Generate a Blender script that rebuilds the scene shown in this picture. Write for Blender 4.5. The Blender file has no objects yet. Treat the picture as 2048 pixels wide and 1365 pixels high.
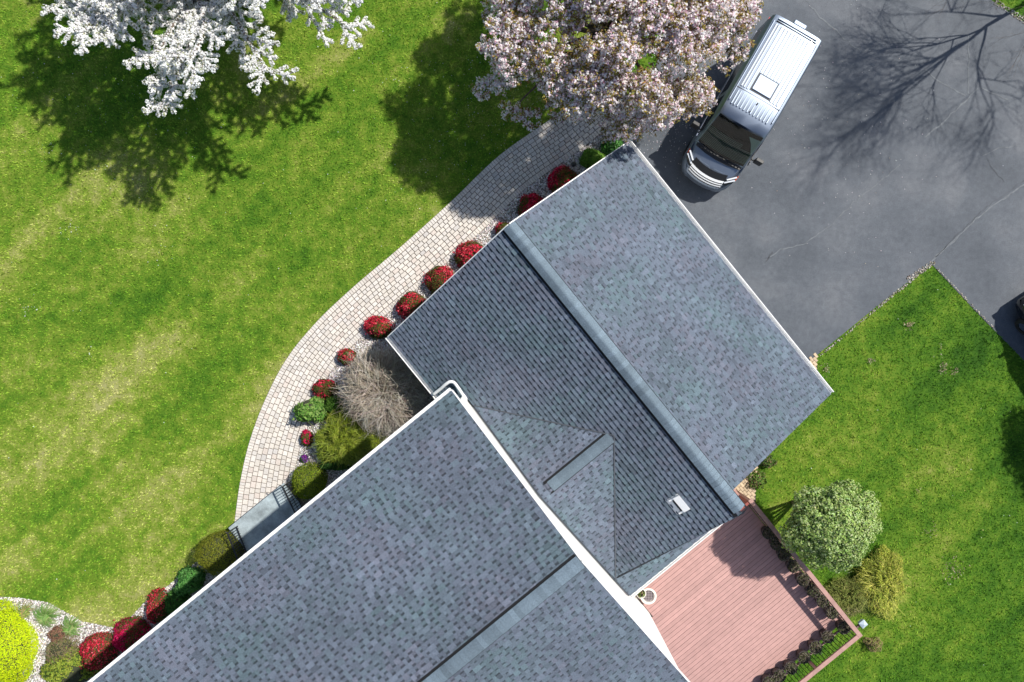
import bpy, bmesh, math, random
import numpy as np
from mathutils import Vector, Matrix
random.seed(7); RNG = np.random.default_rng(7)
S = bpy.context.scene
C = S.collection

# ------------------------------------------------------------------ camera, world, sun, exposure
CAM_H = 24.0
TX, TY = .004, .011
F = 1365.0; CX, CY = 1024.0, 682.5
_Rx = np.array([[1,0,0],[0,math.cos(TX),-math.sin(TX)],[0,math.sin(TX),math.cos(TX)]])
_Ry = np.array([[math.cos(TY),0,math.sin(TY)],[0,1,0],[-math.sin(TY),0,math.cos(TY)]])
ROT = _Ry @ _Rx                                  # world -> camera
cam_d = bpy.data.cameras.new('camera'); cam = bpy.data.objects.new('camera', cam_d); C.objects.link(cam)
cam_d.sensor_width = 36; cam_d.lens = F/2048*36; cam_d.clip_end = 2000; cam_d.clip_start = .1
m4 = Matrix.Identity(4)
for i in range(3):
    for j in range(3): m4[i][j] = float(ROT.T[i][j])
m4.translation = (0, 0, CAM_H)
cam.matrix_world = m4
S.camera = cam

SUN_EL = math.radians(50); SUN_XY = np.array([.845, .535]); SUN_XY = SUN_XY/np.linalg.norm(SUN_XY)
SUN_DIR = Vector((SUN_XY[0]*math.cos(SUN_EL), SUN_XY[1]*math.cos(SUN_EL), math.sin(SUN_EL)))
w = bpy.data.worlds.new('World'); S.world = w; w.use_nodes = True
nt = w.node_tree; bg = nt.nodes['Background']
sky = nt.nodes.new('ShaderNodeTexSky'); sky.sky_type = 'NISHITA'; sky.sun_disc = False
sky.sun_elevation = SUN_EL; sky.sun_rotation = math.atan2(SUN_XY[0], SUN_XY[1])
nt.links.new(sky.outputs[0], bg.inputs[0]); bg.inputs[1].default_value = .10
sd = bpy.data.lights.new('sun', 'SUN'); sd.energy = 4.6; sd.angle = math.radians(1.0); sd.color = (1, .955, .88)
sun = bpy.data.objects.new('sun', sd); C.objects.link(sun)
sun.rotation_euler = (-SUN_DIR).to_track_quat('-Z', 'Y').to_euler(); sun.location = (30, 15, 40)
S.view_settings.view_transform = 'Standard'; S.view_settings.look = 'None'
S.view_settings.exposure = .40; S.view_settings.gamma = 1
try:
    S.cycles.max_bounces = 5; S.cycles.transparent_max_bounces = 6
except Exception: pass

# ------------------------------------------------------------------ frames of reference
TH = math.radians(50.91)
U = np.array([math.cos(TH), -math.sin(TH)]); V = np.array([math.sin(TH), math.cos(TH)])   # the house's own axes
def W(u, v, z=0.0):
    p = U*u + V*v; return (float(p[0]), float(p[1]), float(z))
def at(px, py, z=0.0):
    """survey point: photograph coordinates on the horizontal plane of height z"""
    d = ROT.T @ np.array([(px-CX)/F, -(py-CY)/F, -1.0]); t = (z-CAM_H)/d[2]
    return (float(d[0]*t), float(d[1]*t), float(z))
def uvat(px, py, z=0.0):
    p = np.array(at(px, py, z)[:2]); return float(p@U), float(p@V)

# ------------------------------------------------------------------ materials
def srgb(r, g, b):
    f = lambda c: (c/255/12.92) if c/255 <= .04045 else ((c/255+.055)/1.055)**2.4
    return (f(r), f(g), f(b))
MATS = {}
def mat(name, base=(.5,.5,.5), rough=.8, metallic=0, attr=False, noise=None, bump=None, coat=0, transl=0, spec=.5, noise2=None):
    """noise=(scale, amount) mottles value; bump=(scale, strength)"""
    if name in MATS: return MATS[name]
    m = bpy.data.materials.new(name); m.use_nodes = True; MATS[name] = m
    n = m.node_tree.nodes; l = m.node_tree.links
    b = n['Principled BSDF']
    b.inputs['Roughness'].default_value = rough; b.inputs['Metallic'].default_value = metallic
    b.inputs['Specular IOR Level'].default_value = spec
    if coat: b.inputs['Coat Weight'].default_value = coat; b.inputs['Coat Roughness'].default_value = .06
    b.inputs['Base Color'].default_value = (*base, 1)
    out = None
    if attr:
        a = n.new('ShaderNodeAttribute'); a.attribute_name = 'col'; out = a.outputs['Color']
    tc = n.new('ShaderNodeTexCoord')
    for nz in (noise, noise2):
        if not nz: continue
        t = n.new('ShaderNodeTexNoise'); t.inputs['Scale'].default_value = nz[0]; t.inputs['Detail'].default_value = 5
        l.new(tc.outputs['Object'], t.inputs['Vector'])
        mr = n.new('ShaderNodeMapRange'); mr.inputs[1].default_value = .3; mr.inputs[2].default_value = .7
        mr.inputs[3].default_value = 1-nz[1]; mr.inputs[4].default_value = 1+nz[1]
        l.new(t.outputs['Fac'], mr.inputs[0])
        mx = n.new('ShaderNodeMix'); mx.data_type = 'RGBA'; mx.blend_type = 'MULTIPLY'; mx.inputs[0].default_value = 1
        if out is not None: l.new(out, mx.inputs[6])
        else: mx.inputs[6].default_value = (*base, 1)
        l.new(mr.outputs[0], mx.inputs[7]); out = mx.outputs[2]
    if out is not None: l.new(out, b.inputs['Base Color'])
    if bump:
        t = n.new('ShaderNodeTexNoise'); t.inputs['Scale'].default_value = bump[0]; t.inputs['Detail'].default_value = 6
        l.new(tc.outputs['Object'], t.inputs['Vector'])
        bp = n.new('ShaderNodeBump'); bp.inputs['Strength'].default_value = bump[1]; bp.inputs['Distance'].default_value = .02
        l.new(t.outputs['Fac'], bp.inputs['Height']); l.new(bp.outputs[0], b.inputs['Normal'])
    if transl:
        tr = n.new('ShaderNodeBsdfTranslucent'); ms = n.new('ShaderNodeMixShader'); ms.inputs[0].default_value = transl
        if out is not None: l.new(out, tr.inputs[0])
        else: tr.inputs[0].default_value = (*base, 1)
        l.new(b.outputs[0], ms.inputs[1]); l.new(tr.outputs[0], ms.inputs[2])
        l.new(ms.outputs[0], n['Material Output'].inputs[0])
    return m

def ramp(n, pts):
    r = n.new('ShaderNodeValToRGB'); cr = r.color_ramp
    while len(cr.elements) < len(pts): cr.elements.new(.5)
    for e, (p, c) in zip(cr.elements, pts): e.position = p; e.color = (*c, 1)
    return r
def grass_material():
    m = bpy.data.materials.new('lawn_grass'); m.use_nodes = True
    n = m.node_tree.nodes; l = m.node_tree.links; b = n['Principled BSDF']
    b.inputs['Roughness'].default_value = .85; b.inputs['Specular IOR Level'].default_value = .2
    g = n.new('ShaderNodeNewGeometry')
    def nz(scale, detail=4, stretch=None, off=0):
        t = n.new('ShaderNodeTexNoise'); t.inputs['Scale'].default_value = scale; t.inputs['Detail'].default_value = detail
        mp = n.new('ShaderNodeMapping'); mp.inputs['Location'].default_value = (off, off*.7, 0)
        if stretch:
            mp.inputs['Rotation'].default_value = (0, 0, -stretch[0]); mp.inputs['Scale'].default_value = (stretch[1], stretch[2], 1)
            mp.vector_type = 'POINT'
            rt = n.new('ShaderNodeVectorRotate'); rt.rotation_type = 'Z_AXIS'; rt.inputs['Angle'].default_value = -stretch[0]
            mp.inputs['Rotation'].default_value = (0,0,0)
            l.new(g.outputs['Position'], rt.inputs['Vector']); l.new(rt.outputs[0], mp.inputs['Vector'])
        else: l.new(g.outputs['Position'], mp.inputs['Vector'])
        l.new(mp.outputs[0], t.inputs['Vector']); return t.outputs['Fac']
    # broad dry patches, mowing streaks, fine mottling
    a = nz(.22, 5, None, 3.1); s = nz(.55, 3, (math.radians(40), .16, 1.0), 9.0); f = nz(2.6, 6, None, 1.0); ff = nz(14, 4, None, 5.0)
    def mad(x, k, y=None, c=0):
        q = n.new('ShaderNodeMath'); q.operation = 'MULTIPLY_ADD'; l.new(x, q.inputs[0]); q.inputs[1].default_value = k
        if y is not None: l.new(y, q.inputs[2])
        else: q.inputs[2].default_value = c
        return q.outputs[0]
    sx = n.new('ShaderNodeSeparateXYZ'); l.new(g.outputs['Position'], sx.inputs[0])
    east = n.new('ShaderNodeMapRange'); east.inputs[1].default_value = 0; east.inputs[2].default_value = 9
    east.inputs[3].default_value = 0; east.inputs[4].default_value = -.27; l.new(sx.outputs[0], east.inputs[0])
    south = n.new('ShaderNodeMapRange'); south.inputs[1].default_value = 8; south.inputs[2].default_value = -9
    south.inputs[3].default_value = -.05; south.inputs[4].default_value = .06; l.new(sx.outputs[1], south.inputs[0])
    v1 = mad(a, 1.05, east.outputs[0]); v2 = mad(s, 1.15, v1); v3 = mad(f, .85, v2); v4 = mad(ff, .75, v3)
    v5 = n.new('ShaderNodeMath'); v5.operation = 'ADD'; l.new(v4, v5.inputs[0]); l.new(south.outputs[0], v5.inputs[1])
    dist = n.new('ShaderNodeVectorMath'); dist.operation = 'DISTANCE'; l.new(g.outputs['Position'], dist.inputs[0]); dist.inputs[1].default_value = at(408, 622, 0)
    dm = n.new('ShaderNodeMapRange'); dm.interpolation_type = 'SMOOTHSTEP'; dm.inputs[1].default_value = .55; dm.inputs[2].default_value = 1.05; dm.inputs[3].default_value = -.22; dm.inputs[4].default_value = 0; l.new(dist.outputs['Value'], dm.inputs[0])
    v7 = n.new('ShaderNodeMath'); v7.operation = 'ADD'; l.new(v5.outputs[0], v7.inputs[0]); l.new(dm.outputs[0], v7.inputs[1])
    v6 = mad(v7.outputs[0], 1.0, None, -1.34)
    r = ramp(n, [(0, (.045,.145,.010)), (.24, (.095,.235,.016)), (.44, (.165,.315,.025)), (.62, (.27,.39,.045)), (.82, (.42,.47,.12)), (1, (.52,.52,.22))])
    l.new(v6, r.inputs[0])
    at_ = n.new('ShaderNodeAttribute'); at_.attribute_name = 'col'
    mx = n.new('ShaderNodeMix'); mx.data_type = 'RGBA'; mx.blend_type = 'MULTIPLY'; mx.inputs[0].default_value = 1
    l.new(r.outputs[0], mx.inputs[6]); l.new(at_.outputs['Color'], mx.inputs[7])
    l.new(mx.outputs[2], b.inputs['Base Color'])
    tr = n.new('ShaderNodeBsdfTranslucent'); ms = n.new('ShaderNodeMixShader'); ms.inputs[0].default_value = .3
    l.new(mx.outputs[2], tr.inputs[0]); l.new(b.outputs[0], ms.inputs[1]); l.new(tr.outputs[0], ms.inputs[2])
    l.new(ms.outputs[0], n['Material Output'].inputs[0])
    return m
def asphalt_material():
    m = bpy.data.materials.new('asphalt'); m.use_nodes = True
    n = m.node_tree.nodes; l = m.node_tree.links; b = n['Principled BSDF']
    b.inputs['Roughness'].default_value = .75
    g = n.new('ShaderNodeNewGeometry')
    def nz(s, d):
        t = n.new('ShaderNodeTexNoise'); t.inputs['Scale'].default_value = s; t.inputs['Detail'].default_value = d
        l.new(g.outputs['Position'], t.inputs['Vector']); return t.outputs['Fac']
    r1 = ramp(n, [(.3, (.048,.058,.072)), (.5, (.070,.081,.097)), (.7, (.104,.113,.127))]); l.new(nz(.45, 6), r1.inputs[0])
    r2 = ramp(n, [(.25, (.45,.45,.45)), (.5, (1,1,1)), (.74, (1.8,1.8,1.8))]); l.new(nz(70, 3), r2.inputs[0])
    r3 = ramp(n, [(.3, (.85,.85,.87)), (.7, (1.12,1.12,1.1))]); l.new(nz(5, 8), r3.inputs[0])
    def mul(a, c):
        mx = n.new('ShaderNodeMix'); mx.data_type = 'RGBA'; mx.blend_type = 'MULTIPLY'; mx.inputs[0].default_value = 1
        l.new(a, mx.inputs[6]); l.new(c, mx.inputs[7]); return mx.outputs[2]
    l.new(mul(mul(r1.outputs[0], r2.outputs[0]), r3.outputs[0]), b.inputs['Base Color'])
    bp = n.new('ShaderNodeBump'); bp.inputs['Strength'].default_value = .35; bp.inputs['Distance'].default_value = .01
    l.new(nz(60, 4), bp.inputs['Height']); l.new(bp.outputs[0], b.inputs['Normal'])
    return m
def siding_material():
    m = bpy.data.materials.new('white_siding'); m.use_nodes = True
    n = m.node_tree.nodes; l = m.node_tree.links; b = n['Principled BSDF']
    b.inputs['Base Color'].default_value = (.82,.82,.80,1); b.inputs['Roughness'].default_value = .55
    tc = n.new('ShaderNodeTexCoord'); wv = n.new('ShaderNodeTexWave'); wv.bands_direction = 'Z'; wv.wave_profile = 'SAW'; wv.inputs['Scale'].default_value = 1.55
    l.new(tc.outputs['Object'], wv.inputs[0]); bp = n.new('ShaderNodeBump'); bp.inputs['Distance'].default_value = .012; bp.inputs['Strength'].default_value = .6
    l.new(wv.outputs['Fac'], bp.inputs['Height']); l.new(bp.outputs[0], b.inputs['Normal'])
    return m
M_GRASS = grass_material(); M_ASPH = asphalt_material(); M_SIDE = siding_material()
M_SHINGLE = mat('asphalt_shingle', rough=.9, attr=True, noise=(38,.25), noise2=(.45,.13), bump=(90,.35), spec=.3)
M_TRIM = mat('white_trim', (.80,.80,.79), .45, noise=(1.5,.06))
M_LEAF = mat('leaf', rough=.8, attr=True, transl=.3, spec=.12)
M_PETAL = mat('petal', rough=.8, attr=True, transl=.42, spec=.1)
M_BARK = mat('bark', (.13,.10,.08), .95, noise=(9,.35), bump=(25,.6))
M_TWIG = mat('dry_twig', rough=.9, attr=True)
M_CORE = mat('shrub_core', (.035,.040,.018), .95, noise=(12,.4))
M_PAVER = mat('concrete_paver', rough=.85, attr=True, noise=(30,.13), noise2=(.8,.05), bump=(60,.3))
M_JOINT = mat('joint_sand', (.12,.095,.08), .95, noise=(20,.3))
M_GRAVEL = mat('gravel_stone', rough=.85, attr=True)
M_BED = mat('bed_soil', (.23,.205,.18), .95, noise=(16,.4), bump=(30,.8))
M_DECK = mat('deck_board', rough=.65, attr=True, noise=(5,.07), noise2=(.7,.05))
M_RAIL = mat('rail_wood', (.38,.22,.185), .6, noise=(6,.14), bump=(30,.2))
M_IRON = mat('black_iron', (.012,.012,.014), .4, noise=(20,.3))
M_STONE = mat('bluestone', (.27,.32,.34), .7, noise=(2.2,.35), noise2=(14,.12), bump=(20,.3))
M_SOIL = mat('potting_soil', (.035,.026,.020), .95, noise=(30,.5), bump=(40,.8))

# ------------------------------------------------------------------ mesh helpers
def base_of(o):
    p = np.zeros(3)
    while o is not None:
        p += np.array(o.location[:]); o = o.parent
    return p
def link(name, me, m, parent=None):
    o = bpy.data.objects.new(name, me); C.objects.link(o)
    if parent is not None: o.parent = parent
    if m is not None:
        for mm in (m if isinstance(m, (list, tuple)) else [m]): me.materials.append(mm)
    return o
def np_mesh(name, verts, faces, m, parent=None, cols=None, smooth=False):
    """verts (N,3) world, faces (M,k); cols (N,3) per vertex"""
    verts = np.asarray(verts, np.float32).reshape(-1,3)
    if parent is not None: verts = verts - base_of(parent).astype(np.float32)
    faces = np.asarray(faces, np.int32); k = faces.shape[1]
    me = bpy.data.meshes.new(name)
    me.vertices.add(len(verts)); me.vertices.foreach_set('co', verts.ravel())
    me.loops.add(faces.size); me.loops.foreach_set('vertex_index', faces.ravel())
    me.polygons.add(len(faces)); me.polygons.foreach_set('loop_start', np.arange(0, faces.size, k, dtype=np.int32))
    me.polygons.foreach_set('loop_total', np.full(len(faces), k, np.int32))
    me.update(calc_edges=True)
    if cols is not None:
        a = me.color_attributes.new('col', 'FLOAT_COLOR', 'POINT')
        c = np.ones((len(verts), 4), np.float32); c[:, :3] = cols; a.data.foreach_set('color', c.ravel())
    if smooth: me.polygons.foreach_set('use_smooth', np.ones(len(faces), bool))
    return link(name, me, m, parent)
class MB:
    """collects polygons, boxes, tubes in world space; optional colour per added shape"""
    def __init__(s): s.v = []; s.f = []; s.c = []; s.cur = (1,1,1); s.mi = []; s.m = 0
    def add(s, vs, fs, col=None):
        b = len(s.v); s.v += [tuple(map(float, p)) for p in vs]; s.f += [tuple(i+b for i in f) for f in fs]
        s.c += [col or s.cur]*len(vs); s.mi += [s.m]*len(fs)
    def hexa(s, p8, col=None):       # bottom 4 ccw, top 4 ccw
        s.add(p8, [(3,2,1,0),(4,5,6,7),(0,1,5,4),(1,2,6,5),(2,3,7,6),(3,0,4,7)], col)
    def boxuv(s, u0, u1, v0, v1, z0, z1, col=None):
        s.hexa([W(u0,v0,z0),W(u1,v0,z0),W(u1,v1,z0),W(u0,v1,z0),W(u0,v0,z1),W(u1,v0,z1),W(u1,v1,z1),W(u0,v1,z1)], col)
    def box(s, x0, x1, y0, y1, z0, z1, M=None, col=None):
        p = [(x0,y0,z0),(x1,y0,z0),(x1,y1,z0),(x0,y1,z0),(x0,y0,z1),(x1,y0,z1),(x1,y1,z1),(x0,y1,z1)]
        if M is not None: p = [tuple(M @ Vector(q)) for q in p]
        s.hexa(p, col)
    def bar(s, p, q, w, h, col=None):  # rectangular bar between points; w horizontal, h vertical
        p = Vector(p); q = Vector(q); d = (q-p).normalized(); side = d.cross(Vector((0,0,1)))
        if side.length < 1e-4: side = Vector((1,0,0))
        side.normalize(); up = side.cross(d).normalized(); a = side*w/2; b = up*h/2
        s.hexa([p-a-b,p+a-b,p+a+b,p-a+b][0:4] + [q-a-b,q+a-b,q+a+b,q-a+b], col)
    def prism(s, poly, z0, z1, col=None):
        n = len(poly); vs = [(x,y,z0) for x,y in poly]+[(x,y,z1) for x,y in poly]
        s.add(vs, [tuple(range(n-1,-1,-1)), tuple(range(n,2*n))]+[(i,(i+1)%n,(i+1)%n+n,i+n) for i in range(n)], col)
    def tube(s, pts, rad, n=6, col=None, cap=True):
        pts = [Vector(p) for p in pts]; rad = rad if hasattr(rad, '__len__') else [rad]*len(pts)
        vs = []; ref = Vector((.31,.2,.93))
        for i, p in enumerate(pts):
            d = (pts[min(i+1,len(pts)-1)]-pts[max(i-1,0)])
            d = d.normalized() if d.length > 1e-9 else Vector((0,0,1))
            a = d.cross(ref)
            if a.length < .05: a = d.cross(Vector((1,0,0)))
            a.normalize(); b = d.cross(a)
            for k in range(n):
                t = 2*math.pi*k/n; vs.append(p+(a*math.cos(t)+b*math.sin(t))*rad[i])
        fs = [(i*n+k, i*n+(k+1)%n, (i+1)*n+(k+1)%n, (i+1)*n+k) for i in range(len(pts)-1) for k in range(n)]
        if cap: fs += [tuple(range(n-1,-1,-1)), tuple((len(pts)-1)*n+k for k in range(n))]
        s.add(vs, fs, col)
    def lathe(s, c, prof, n=24, col=None):   # prof [(r,z)]
        vs = [(c[0]+r*math.cos(2*math.pi*k/n), c[1]+r*math.sin(2*math.pi*k/n), c[2]+z) for r, z in prof for k in range(n)]
        fs = [(i*n+k, i*n+(k+1)%n, (i+1)*n+(k+1)%n, (i+1)*n+k) for i in range(len(prof)-1) for k in range(n)]
        s.add(vs, fs, col)
    def build(s, name, m, parent=None, smooth=False, bevel=0, recalc=True):
        off = base_of(parent) if parent is not None else np.zeros(3)
        me = bpy.data.meshes.new(name)
        me.from_pydata([(x-off[0], y-off[1], z-off[2]) for x,y,z in s.v], [], s.f)
        if isinstance(m, (list, tuple)) and any(s.mi): me.polygons.foreach_set('material_index', s.mi)
        a = me.color_attributes.new('col', 'FLOAT_COLOR', 'POINT')
        c = np.ones((len(s.v), 4), np.float32); c[:, :3] = np.array(s.c); a.data.foreach_set('color', c.ravel())
        if recalc:
            bm = bmesh.new(); bm.from_mesh(me); bmesh.ops.recalc_face_normals(bm, faces=bm.faces[:]); bm.to_mesh(me); bm.free()
        if smooth: me.polygons.foreach_set('use_smooth', np.ones(len(me.polygons), bool))
        me.update()
        o = link(name, me, m, parent)
        if bevel:
            bv = o.modifiers.new('bevel', 'BEVEL'); bv.width = bevel; bv.segments = 2; bv.limit_method = 'ANGLE'
        return o
def tag(o, label, cat=None, group=None, kind=None):
    if label: o['label'] = label
    if cat: o['category'] = cat
    if group: o['group'] = group
    if kind: o['kind'] = kind
    return o
def thing(name, loc, label, cat, group=None):
    o = bpy.data.objects.new(name, None); o.empty_display_size = .2; C.objects.link(o); o.location = loc
    return tag(o, label, cat, group)
def copy_tree(o, parent=None):
    c = o.copy(); C.objects.link(c)
    if parent is not None: c.parent = parent
    for ch in list(o.children): copy_tree(ch, c)
    return c

# leaf quads -----------------------------------------------------------
def unit(a): return a/np.maximum(np.linalg.norm(a, axis=-1, keepdims=True), 1e-9)
def leaves(cen, nrm, size, aspect, cols, rng=RNG, axis=None):
    """diamond leaves: cen (N,3), nrm (N,3), size (N,), cols (N,3). returns verts, faces, cols"""
    N = len(cen); r = unit(rng.normal(size=(N,3))) if axis is None else axis + rng.normal(size=(N,3))*.25
    a = unit(np.cross(nrm, np.cross(r, nrm)) + 1e-6); b = unit(np.cross(nrm, a))
    L = size[:,None]; Wd = L*aspect
    bend = nrm*L*.18
    v = np.stack([cen-a*L*.5, cen+b*Wd*.5+bend, cen+a*L*.5, cen-b*Wd*.5+bend], 1).reshape(-1,3)
    f = np.arange(4*N, dtype=np.int32).reshape(-1,4)
    return v, f, np.repeat(cols, 4, axis=0)
def pick(palette, n, rng=RNG, jitter=.12):
    """palette [(weight,(r,g,b))]"""
    wt = np.array([p[0] for p in palette], float); wt /= wt.sum()
    c = np.array([p[1] for p in palette])[rng.choice(len(palette), n, p=wt)]
    return np.clip(c*(1+rng.normal(size=(n,1))*jitter)*(1+rng.normal(size=(n,3))*jitter*.4), .002, .95)
def inside(poly, P):
    x, y = P[:,0], P[:,1]; r = np.zeros(len(P), bool); n = len(poly)
    for i in range(n):
        x1,y1 = poly[i]; x2,y2 = poly[(i+1)%n]
        if y1 == y2: continue
        c = ((y1 > y) != (y2 > y)) & (x < (x2-x1)*(y-y1)/(y2-y1)+x1); r ^= c
    return r

# ------------------------------------------------------------------ ground layout (all on z = 0)
xy = lambda px, py, z=0: at(px, py, z)[:2]
def smooth_curve(pts, n=80):
    P = np.array(pts, float); t = np.zeros(len(P)); t[1:] = np.cumsum(np.linalg.norm(np.diff(P, axis=0), axis=1)); s = np.linspace(0, t[-1], n)
    m = np.gradient(P, t, axis=0); out = []
    for q in s:
        i = min(max(np.searchsorted(t, q)-1, 0), len(P)-2); h = t[i+1]-t[i]; x = (q-t[i])/h
        out.append((2*x**3-3*x**2+1)*P[i]+(x**3-2*x**2+x)*h*m[i]+(-2*x**3+3*x**2)*P[i+1]+(x**3-x**2)*h*m[i+1])
    return np.array(out)
outer_px = [(1215,145),(1105,235),(1000,310),(900,405),(800,495),(700,580),(632,645),(575,715),(530,800),(497,890),(480,965),(468,1052)]
outer = smooth_curve([xy(*p) for p in outer_px], 160)
tang = unit(np.gradient(outer, axis=0)); nor = np.stack([-tang[:,1], tang[:,0]], 1)     # points to the house side
arc = np.zeros(len(outer)); arc[1:] = np.cumsum(np.linalg.norm(np.diff(outer, axis=0), axis=1))
PATH_W = 1.50
def width_at(s):      # a little wider where it meets the drive
    return PATH_W + .25*max(0, (s-14)/4)
inner = outer + nor*np.array([width_at(s) for s in arc])[:,None]
path_poly = [tuple(p) for p in outer] + [tuple(p) for p in inner[::-1]]
drive_poly = [W(-2.35,6.2)[:2], W(-2.55,7.3)[:2], xy(1240,262), xy(1290,190), xy(1330,80), xy(1365,-60), xy(1380,-700), xy(1985-700,-700)[:2], xy(1900,-700), xy(1900,-120), xy(1984,2), xy(2052,48), xy(2700,480), xy(2900,1500), xy(2048,722), xy(1950,622), xy(1862,528), xy(1760,608), xy(1632,712), W(7.5,6.2)[:2]]
drive_poly = [p for i, p in enumerate(drive_poly) if i != 7]
side_path_poly = [W(7.3,8.15)[:2], W(7.55,8.05)[:2], W(8.2,7.3)[:2], W(9.0,5.2)[:2], W(9.45,3.9)[:2], W(9.95,3.1)[:2], W(9.2,2.3)[:2], W(7.3,2.3)[:2]]
side_path_poly = [W(7.35,8.2)[:2], xy(1632,706), xy(1636,760), W(8.4,6.2)[:2], W(8.95,4.9)[:2], xy(1506,948), xy(1512,1003), W(9.2,2.3)[:2], W(7.3,2.3)[:2]]
bed_poly = [tuple(p) for p in inner[8:]] + [xy(455,1062), xy(400,1118), xy(345,1165), xy(292,1202), xy(240,1258), xy(165,1243), xy(95,1205), xy(40,1196), xy(-60,1190), xy(-140,1365), xy(60,1500), W(.6,-22)[:2], W(.6,-2.3)[:2], W(-2.0,-2.3)[:2], W(-2.0,6.4)[:2], W(-2.45,6.9)[:2], xy(1255,275)]
house_polys = [[W(-2,-2.5)[:2], W(7.45,-2.5)[:2], W(7.45,6.3)[:2], W(-2,6.3)[:2]], [W(.5,-25)[:2], W(10.5,-25)[:2], W(10.5,-2.1)[:2], W(.5,-2.1)[:2]]]
deck_poly = [W(8.2,-2.1)[:2], W(14.9,-2.1)[:2], W(14.9,2.8)[:2], W(8.2,2.8)[:2]]
deck_poly2 = [W(10.4,-9)[:2], W(14.9,-9)[:2], W(14.9,-2)[:2], W(10.4,-2)[:2]]

# lawn / soil sheet
g = MB(); G = 40; sz = 160
for i in range(G):
    for j in range(G):
        x0 = -sz+2*sz*i/G; x1 = -sz+2*sz*(i+1)/G; y0 = -sz+2*sz*j/G; y1 = -sz+2*sz*(j+1)/G
        g.add([(x0,y0,0),(x1,y0,0),(x1,y1,0),(x0,y1,0)], [(0,1,2,3)], (.72,.72,.68))
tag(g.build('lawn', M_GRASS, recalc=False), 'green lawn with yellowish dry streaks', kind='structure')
def sheet(name, poly, z, m, label, step=None):
    bm = bmesh.new(); vs = [bm.verts.new((x, y, z)) for x, y in poly]; f = bm.faces.new(vs); f.normal_update()
    if f.normal.z < 0: f.normal_flip()
    bmesh.ops.triangulate(bm, faces=bm.faces[:])
    me = bpy.data.meshes.new(name); bm.to_mesh(me); bm.free(); o = link(name, me, m); return tag(o, label, kind='structure')
sheet('driveway', drive_poly, .012, M_ASPH, 'grey asphalt driveway with faint cracks')
sheet('flower_bed', bed_poly, .004, M_BED, 'planting bed covered in pale gravel along the house')
# driveway cracks
def crack(pts, w, z, mb, col):
    P = []
    for (a, b) in zip(pts[:-1], pts[1:]):
        a = np.array(xy(*a)); b = np.array(xy(*b)); n = max(2, int(np.linalg.norm(b-a)/.14))
        for k in range(n): P.append(a+(b-a)*k/n)
    P.append(np.array(xy(*pts[-1]))); P = np.array(P); P[1:-1] += RNG.normal(size=(len(P)-2,2))*.02
    t = unit(np.gradient(P, axis=0)); n_ = np.stack([-t[:,1], t[:,0]], 1); ww = w*(.35+.9*RNG.random(len(P)))
    L = P+n_*ww[:,None]/2; R_ = P-n_*ww[:,None]/2
    for i in range(len(P)-1): mb.add([(*R_[i],z),(*R_[i+1],z),(*L[i+1],z),(*L[i],z)], [(0,1,2,3)], col)
ck = MB(); lt = (.125,.137,.148); dk = (.055,.06,.07)
for pts, w_, c_ in [([(1532,520),(1560,500),(1610,488),(1660,452),(1700,412),(1745,375),(1800,330)], .035, lt), ([(1850,275),(1890,240),(1935,200),(1955,178)], .06, lt),
    ([(1862,524),(1900,488),(1950,440),(2000,402),(2060,360)], .07, lt), ([(1870,515),(1960,425),(2060,352)], .02, dk), ([(1610,0),(1640,35),(1690,78),(1722,106)], .05, lt),
    ([(1722,106),(1760,92),(1800,85),(1830,98)], .035, lt), ([(1850,140),(1880,165),(1930,192)], .05, lt), ([(1936,188),(1938,120),(1936,70)], .05, lt), ([(1960,175),(1990,190),(2015,200)], .05, lt),
    ([(1965,312),(2000,295),(2060,290)], .04, lt), ([(1530,525),(1545,505)], .05, dk), ([(2008,365),(1990,345),(1975,318)], .02, dk)]:
    crack(pts, w_, .017, ck, c_)
tag(ck.build('driveway_cracks', mat('crack_filler', rough=.85, attr=True, noise=(12,.25)), recalc=False), 'faint pale sealed cracks across the asphalt driveway', kind='structure')

# paver path --------------------------------------------------------------
sheet('path_bedding', path_poly, .010, M_JOINT, 'dark sand joints beneath the paver walkway')
def pt_on(s, off):
    i = np.interp(s, arc, np.arange(len(arc))); k = int(min(i, len(arc)-2)); f = i-k
    p = outer[k]*(1-f)+outer[k+1]*f; n = unit((nor[k]*(1-f)+nor[k+1]*f)[None])[0]
    return p+n*off
pv = MB()
def paver(mb, c4, z, col, h=.028, inset=.013):
    c = np.mean(c4, axis=0); b = [c+(p-c)*(1-inset/max(np.linalg.norm(p-c), .01)) for p in c4]
    t = [c+(p-c)*(1-(inset+.008)/max(np.linalg.norm(p-c), .01)) for p in c4]
    dz = random.uniform(-.002,.002)
    vs = [(*p, z) for p in b]+[(*p, z+h*.7+dz) for p in b]+[(*p, z+h+dz) for p in t]
    fs = [(0,1,5,4),(1,2,6,5),(2,3,7,6),(3,0,4,7),(4,5,9,8),(5,6,10,9),(6,7,11,10),(7,4,8,11),(8,9,10,11)]
    mb.add(vs, fs, col)
def pcol():
    b = random.gauss(1,.06); t = random.random()
    base = (.58,.535,.48) if t < .5 else (.565,.53,.49) if t < .85 else (.55,.485,.435) if t < .95 else (.51,.48,.455)
    return tuple(min(.8, c*b) for c in base)
tot = arc[-1]; bw = .20
s = 0.0
while s < tot-.10:      # soldier courses on both edges
    ds = .102
    for side in (0,1):
        wl = width_at(s); wl2 = width_at(s+ds)
        o0, o1 = (0, bw) if side == 0 else (wl-bw, wl)
        p0, p1 = (0, bw) if side == 0 else (wl2-bw, wl2)
        paver(pv, [pt_on(s,o0), pt_on(s+ds,p0), pt_on(s+ds,p1), pt_on(s,o1)], .010, pcol())
    s += ds
nl = 8
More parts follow.
